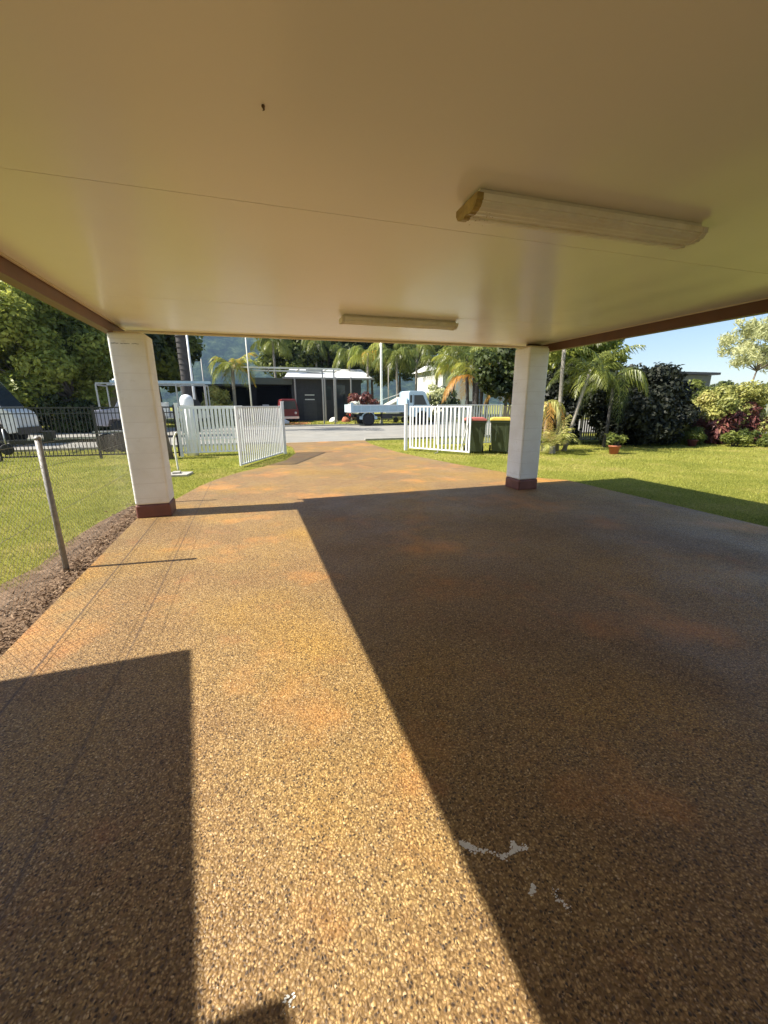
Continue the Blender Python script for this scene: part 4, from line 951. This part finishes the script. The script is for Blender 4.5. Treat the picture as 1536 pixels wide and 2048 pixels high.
q = W(384,830,27); palm('tall_palm', 'thick dark grey palm trunk rising out of view between left pillar and gate', (q.x,27,0), (-.1,0,9.5), 12, 3, 'palm', bark='darkbark', tr=.36, nleaf=20, ll=.9, lw=.08)
bush('street_bush', 'dark green bush right of the tipper truck cab', 'bush', (W(895,830,30.5).x,32,0), (1.6,1.0,1.5), 16, (.4,.7), 3500, .18, 'dark')
bush('street_bush', 'pale speckled bush just behind the tipper truck cab', 'bush', (W(868,830,31.8).x,31.8,0), (.9,.8,1.7), 14, (.35,.55), 2600, .16, 'pale')
bush('street_bush', 'dark bush row under the big leafy tree', 'bush', (W(120,830,29).x,29,0), (4.5,1.0,1.0), 26, (.5,.8), 7000, .2, 'dark')
# thin twig hanging in under the right beam
tw = MB(); a = W(1300,655,9.0)
tw.tube([(1.1,0,.35),(.6,.05,.12),(.2,0,.02),(0,0,-.06)],[.012,.009,.006,.003],5).tube([(.6,.05,.12),(.3,.1,-.08),(.12,.1,-.1)],[.006,.004,.002],5).tube([(2.4,0,.9),(1.7,0,.6),(1.1,0,.35)],[.02,.016,.012],6)
t = thing('overhanging_twig', 'thin bare twig hanging below the right beam against the sky', 'twig', (a.x,9.0,a.z))
tw.build('branch', M['bark'], t)

# ================================================================== PAINT SPILLS
def spill(pts, label, n, spread, name='paint_spill', sz=.009):
    P = [G(x,y) for x,y in pts]; o0 = P[0]; m = MB()
    for _ in range(n):
        i = random.randrange(len(P)-1) if len(P) > 1 else 0; f = random.random()
        c = P[i].lerp(P[min(i+1,len(P)-1)], f); c = c+Vector((random.gauss(0,spread),random.gauss(0,spread),0))-o0
        r = sz*(.25+1.1*random.random()**2); k = 7; ph = random.random()*6
        poly = [(c.x+r*(.6+.6*random.random())*math.cos(ph+2*PI*j/k)*1.5, c.y+r*(.6+.6*random.random())*math.sin(ph+2*PI*j/k)) for j in range(k)]
        z = .0312+.0006*random.random(); m.prism(poly, z-.001, z)
    o = m.build(name, M['paint']); o.location = (o0.x,o0.y,0); return tag(o, label, 'paint mark')
spill([(920,1698),(928,1703),(942,1708),(922,1702),(938,1706),(950,1716),(975,1716),(1003,1728),(1015,1722),(1030,1712),(1023,1698),(1031,1713),(1052,1706)], 'long splattered white paint mark on the edge of the roof shadow', 430, .0045, sz=.0030)
spill([(1062,1780),(1068,1795),(1058,1802)], 'small squiggle of white paint below the long paint mark', 40, .004, sz=.0032)
spill([(1105,1795),(1130,1832)], 'scattered white paint flecks beside the small squiggle', 40, .008, sz=.0026)
spill([(575,2010),(585,2035)], 'white paint flecks at the bottom edge of the picture', 22, .007, sz=.003)

# ================================================================== HAZE, LIGHT, CAMERA
HAZE = True
if HAZE:
    hz = MB().box(-1700,1900,-80,1850,-2.5,420).build('haze', bpy.data.materials.new('haze_air'))
    hm = hz.data.materials[0]; hm.use_nodes = True; nt = hm.node_tree; nt.nodes.clear()
    out = nt.nodes.new('ShaderNodeOutputMaterial'); pv = nt.nodes.new('ShaderNodeVolumePrincipled')
    pv.inputs['Density'].default_value = .00019; pv.inputs['Color'].default_value = (.42,.62,.98,1); pv.inputs['Anisotropy'].default_value = .2
    nt.links.new(pv.outputs[0], out.inputs['Volume']); hz['kind'] = 'stuff'
SUN_EL = rad(47.3); az = rad(-84)                  # azimuth from +Y towards +X
sd = Vector((math.sin(az)*math.cos(SUN_EL), math.cos(az)*math.cos(SUN_EL), math.sin(SUN_EL)))
li = bpy.data.lights.new('sun','SUN'); li.energy = 5.0; li.angle = rad(.53); li.color = (1,.93,.80)
so = bpy.data.objects.new('sun', li); link(so); so.rotation_euler = sd.to_track_quat('Z','Y').to_euler(); so.location = (-30,5,40)
w = bpy.data.worlds.new('World'); sc.world = w; w.use_nodes = True; nt = w.node_tree
bg = nt.nodes['Background']; sky = nt.nodes.new('ShaderNodeTexSky'); sky.sky_type = 'NISHITA'; sky.sun_disc = False
sky.sun_elevation = SUN_EL; sky.sun_rotation = az; sky.air_density = 1.0; sky.dust_density = .6; sky.ozone_density = 1.2
nt.links.new(sky.outputs[0], bg.inputs[0]); bg.inputs[1].default_value = .08
cam = bpy.data.cameras.new('camera'); cam.sensor_fit = 'VERTICAL'; cam.sensor_height = 36; cam.lens = FOC/2048*36
cam.clip_start = .02; cam.clip_end = 6000
co = bpy.data.objects.new('camera', cam); link(co)
co.matrix_world = Matrix.Translation((0,0,EYE)) @ Matrix.Rotation(-YAW,4,'Z') @ Matrix.Rotation(PI/2-PITCH,4,'X') @ Matrix.Rotation(-ROLL,4,'Z')
sc.camera = co
sc.view_settings.view_transform = 'Standard'; sc.view_settings.look = 'None'; sc.view_settings.exposure = 1.22; sc.view_settings.gamma = 1
sc.cycles.max_bounces = 10; sc.cycles.diffuse_bounces = 6
sc.cycles.volume_bounces = 0
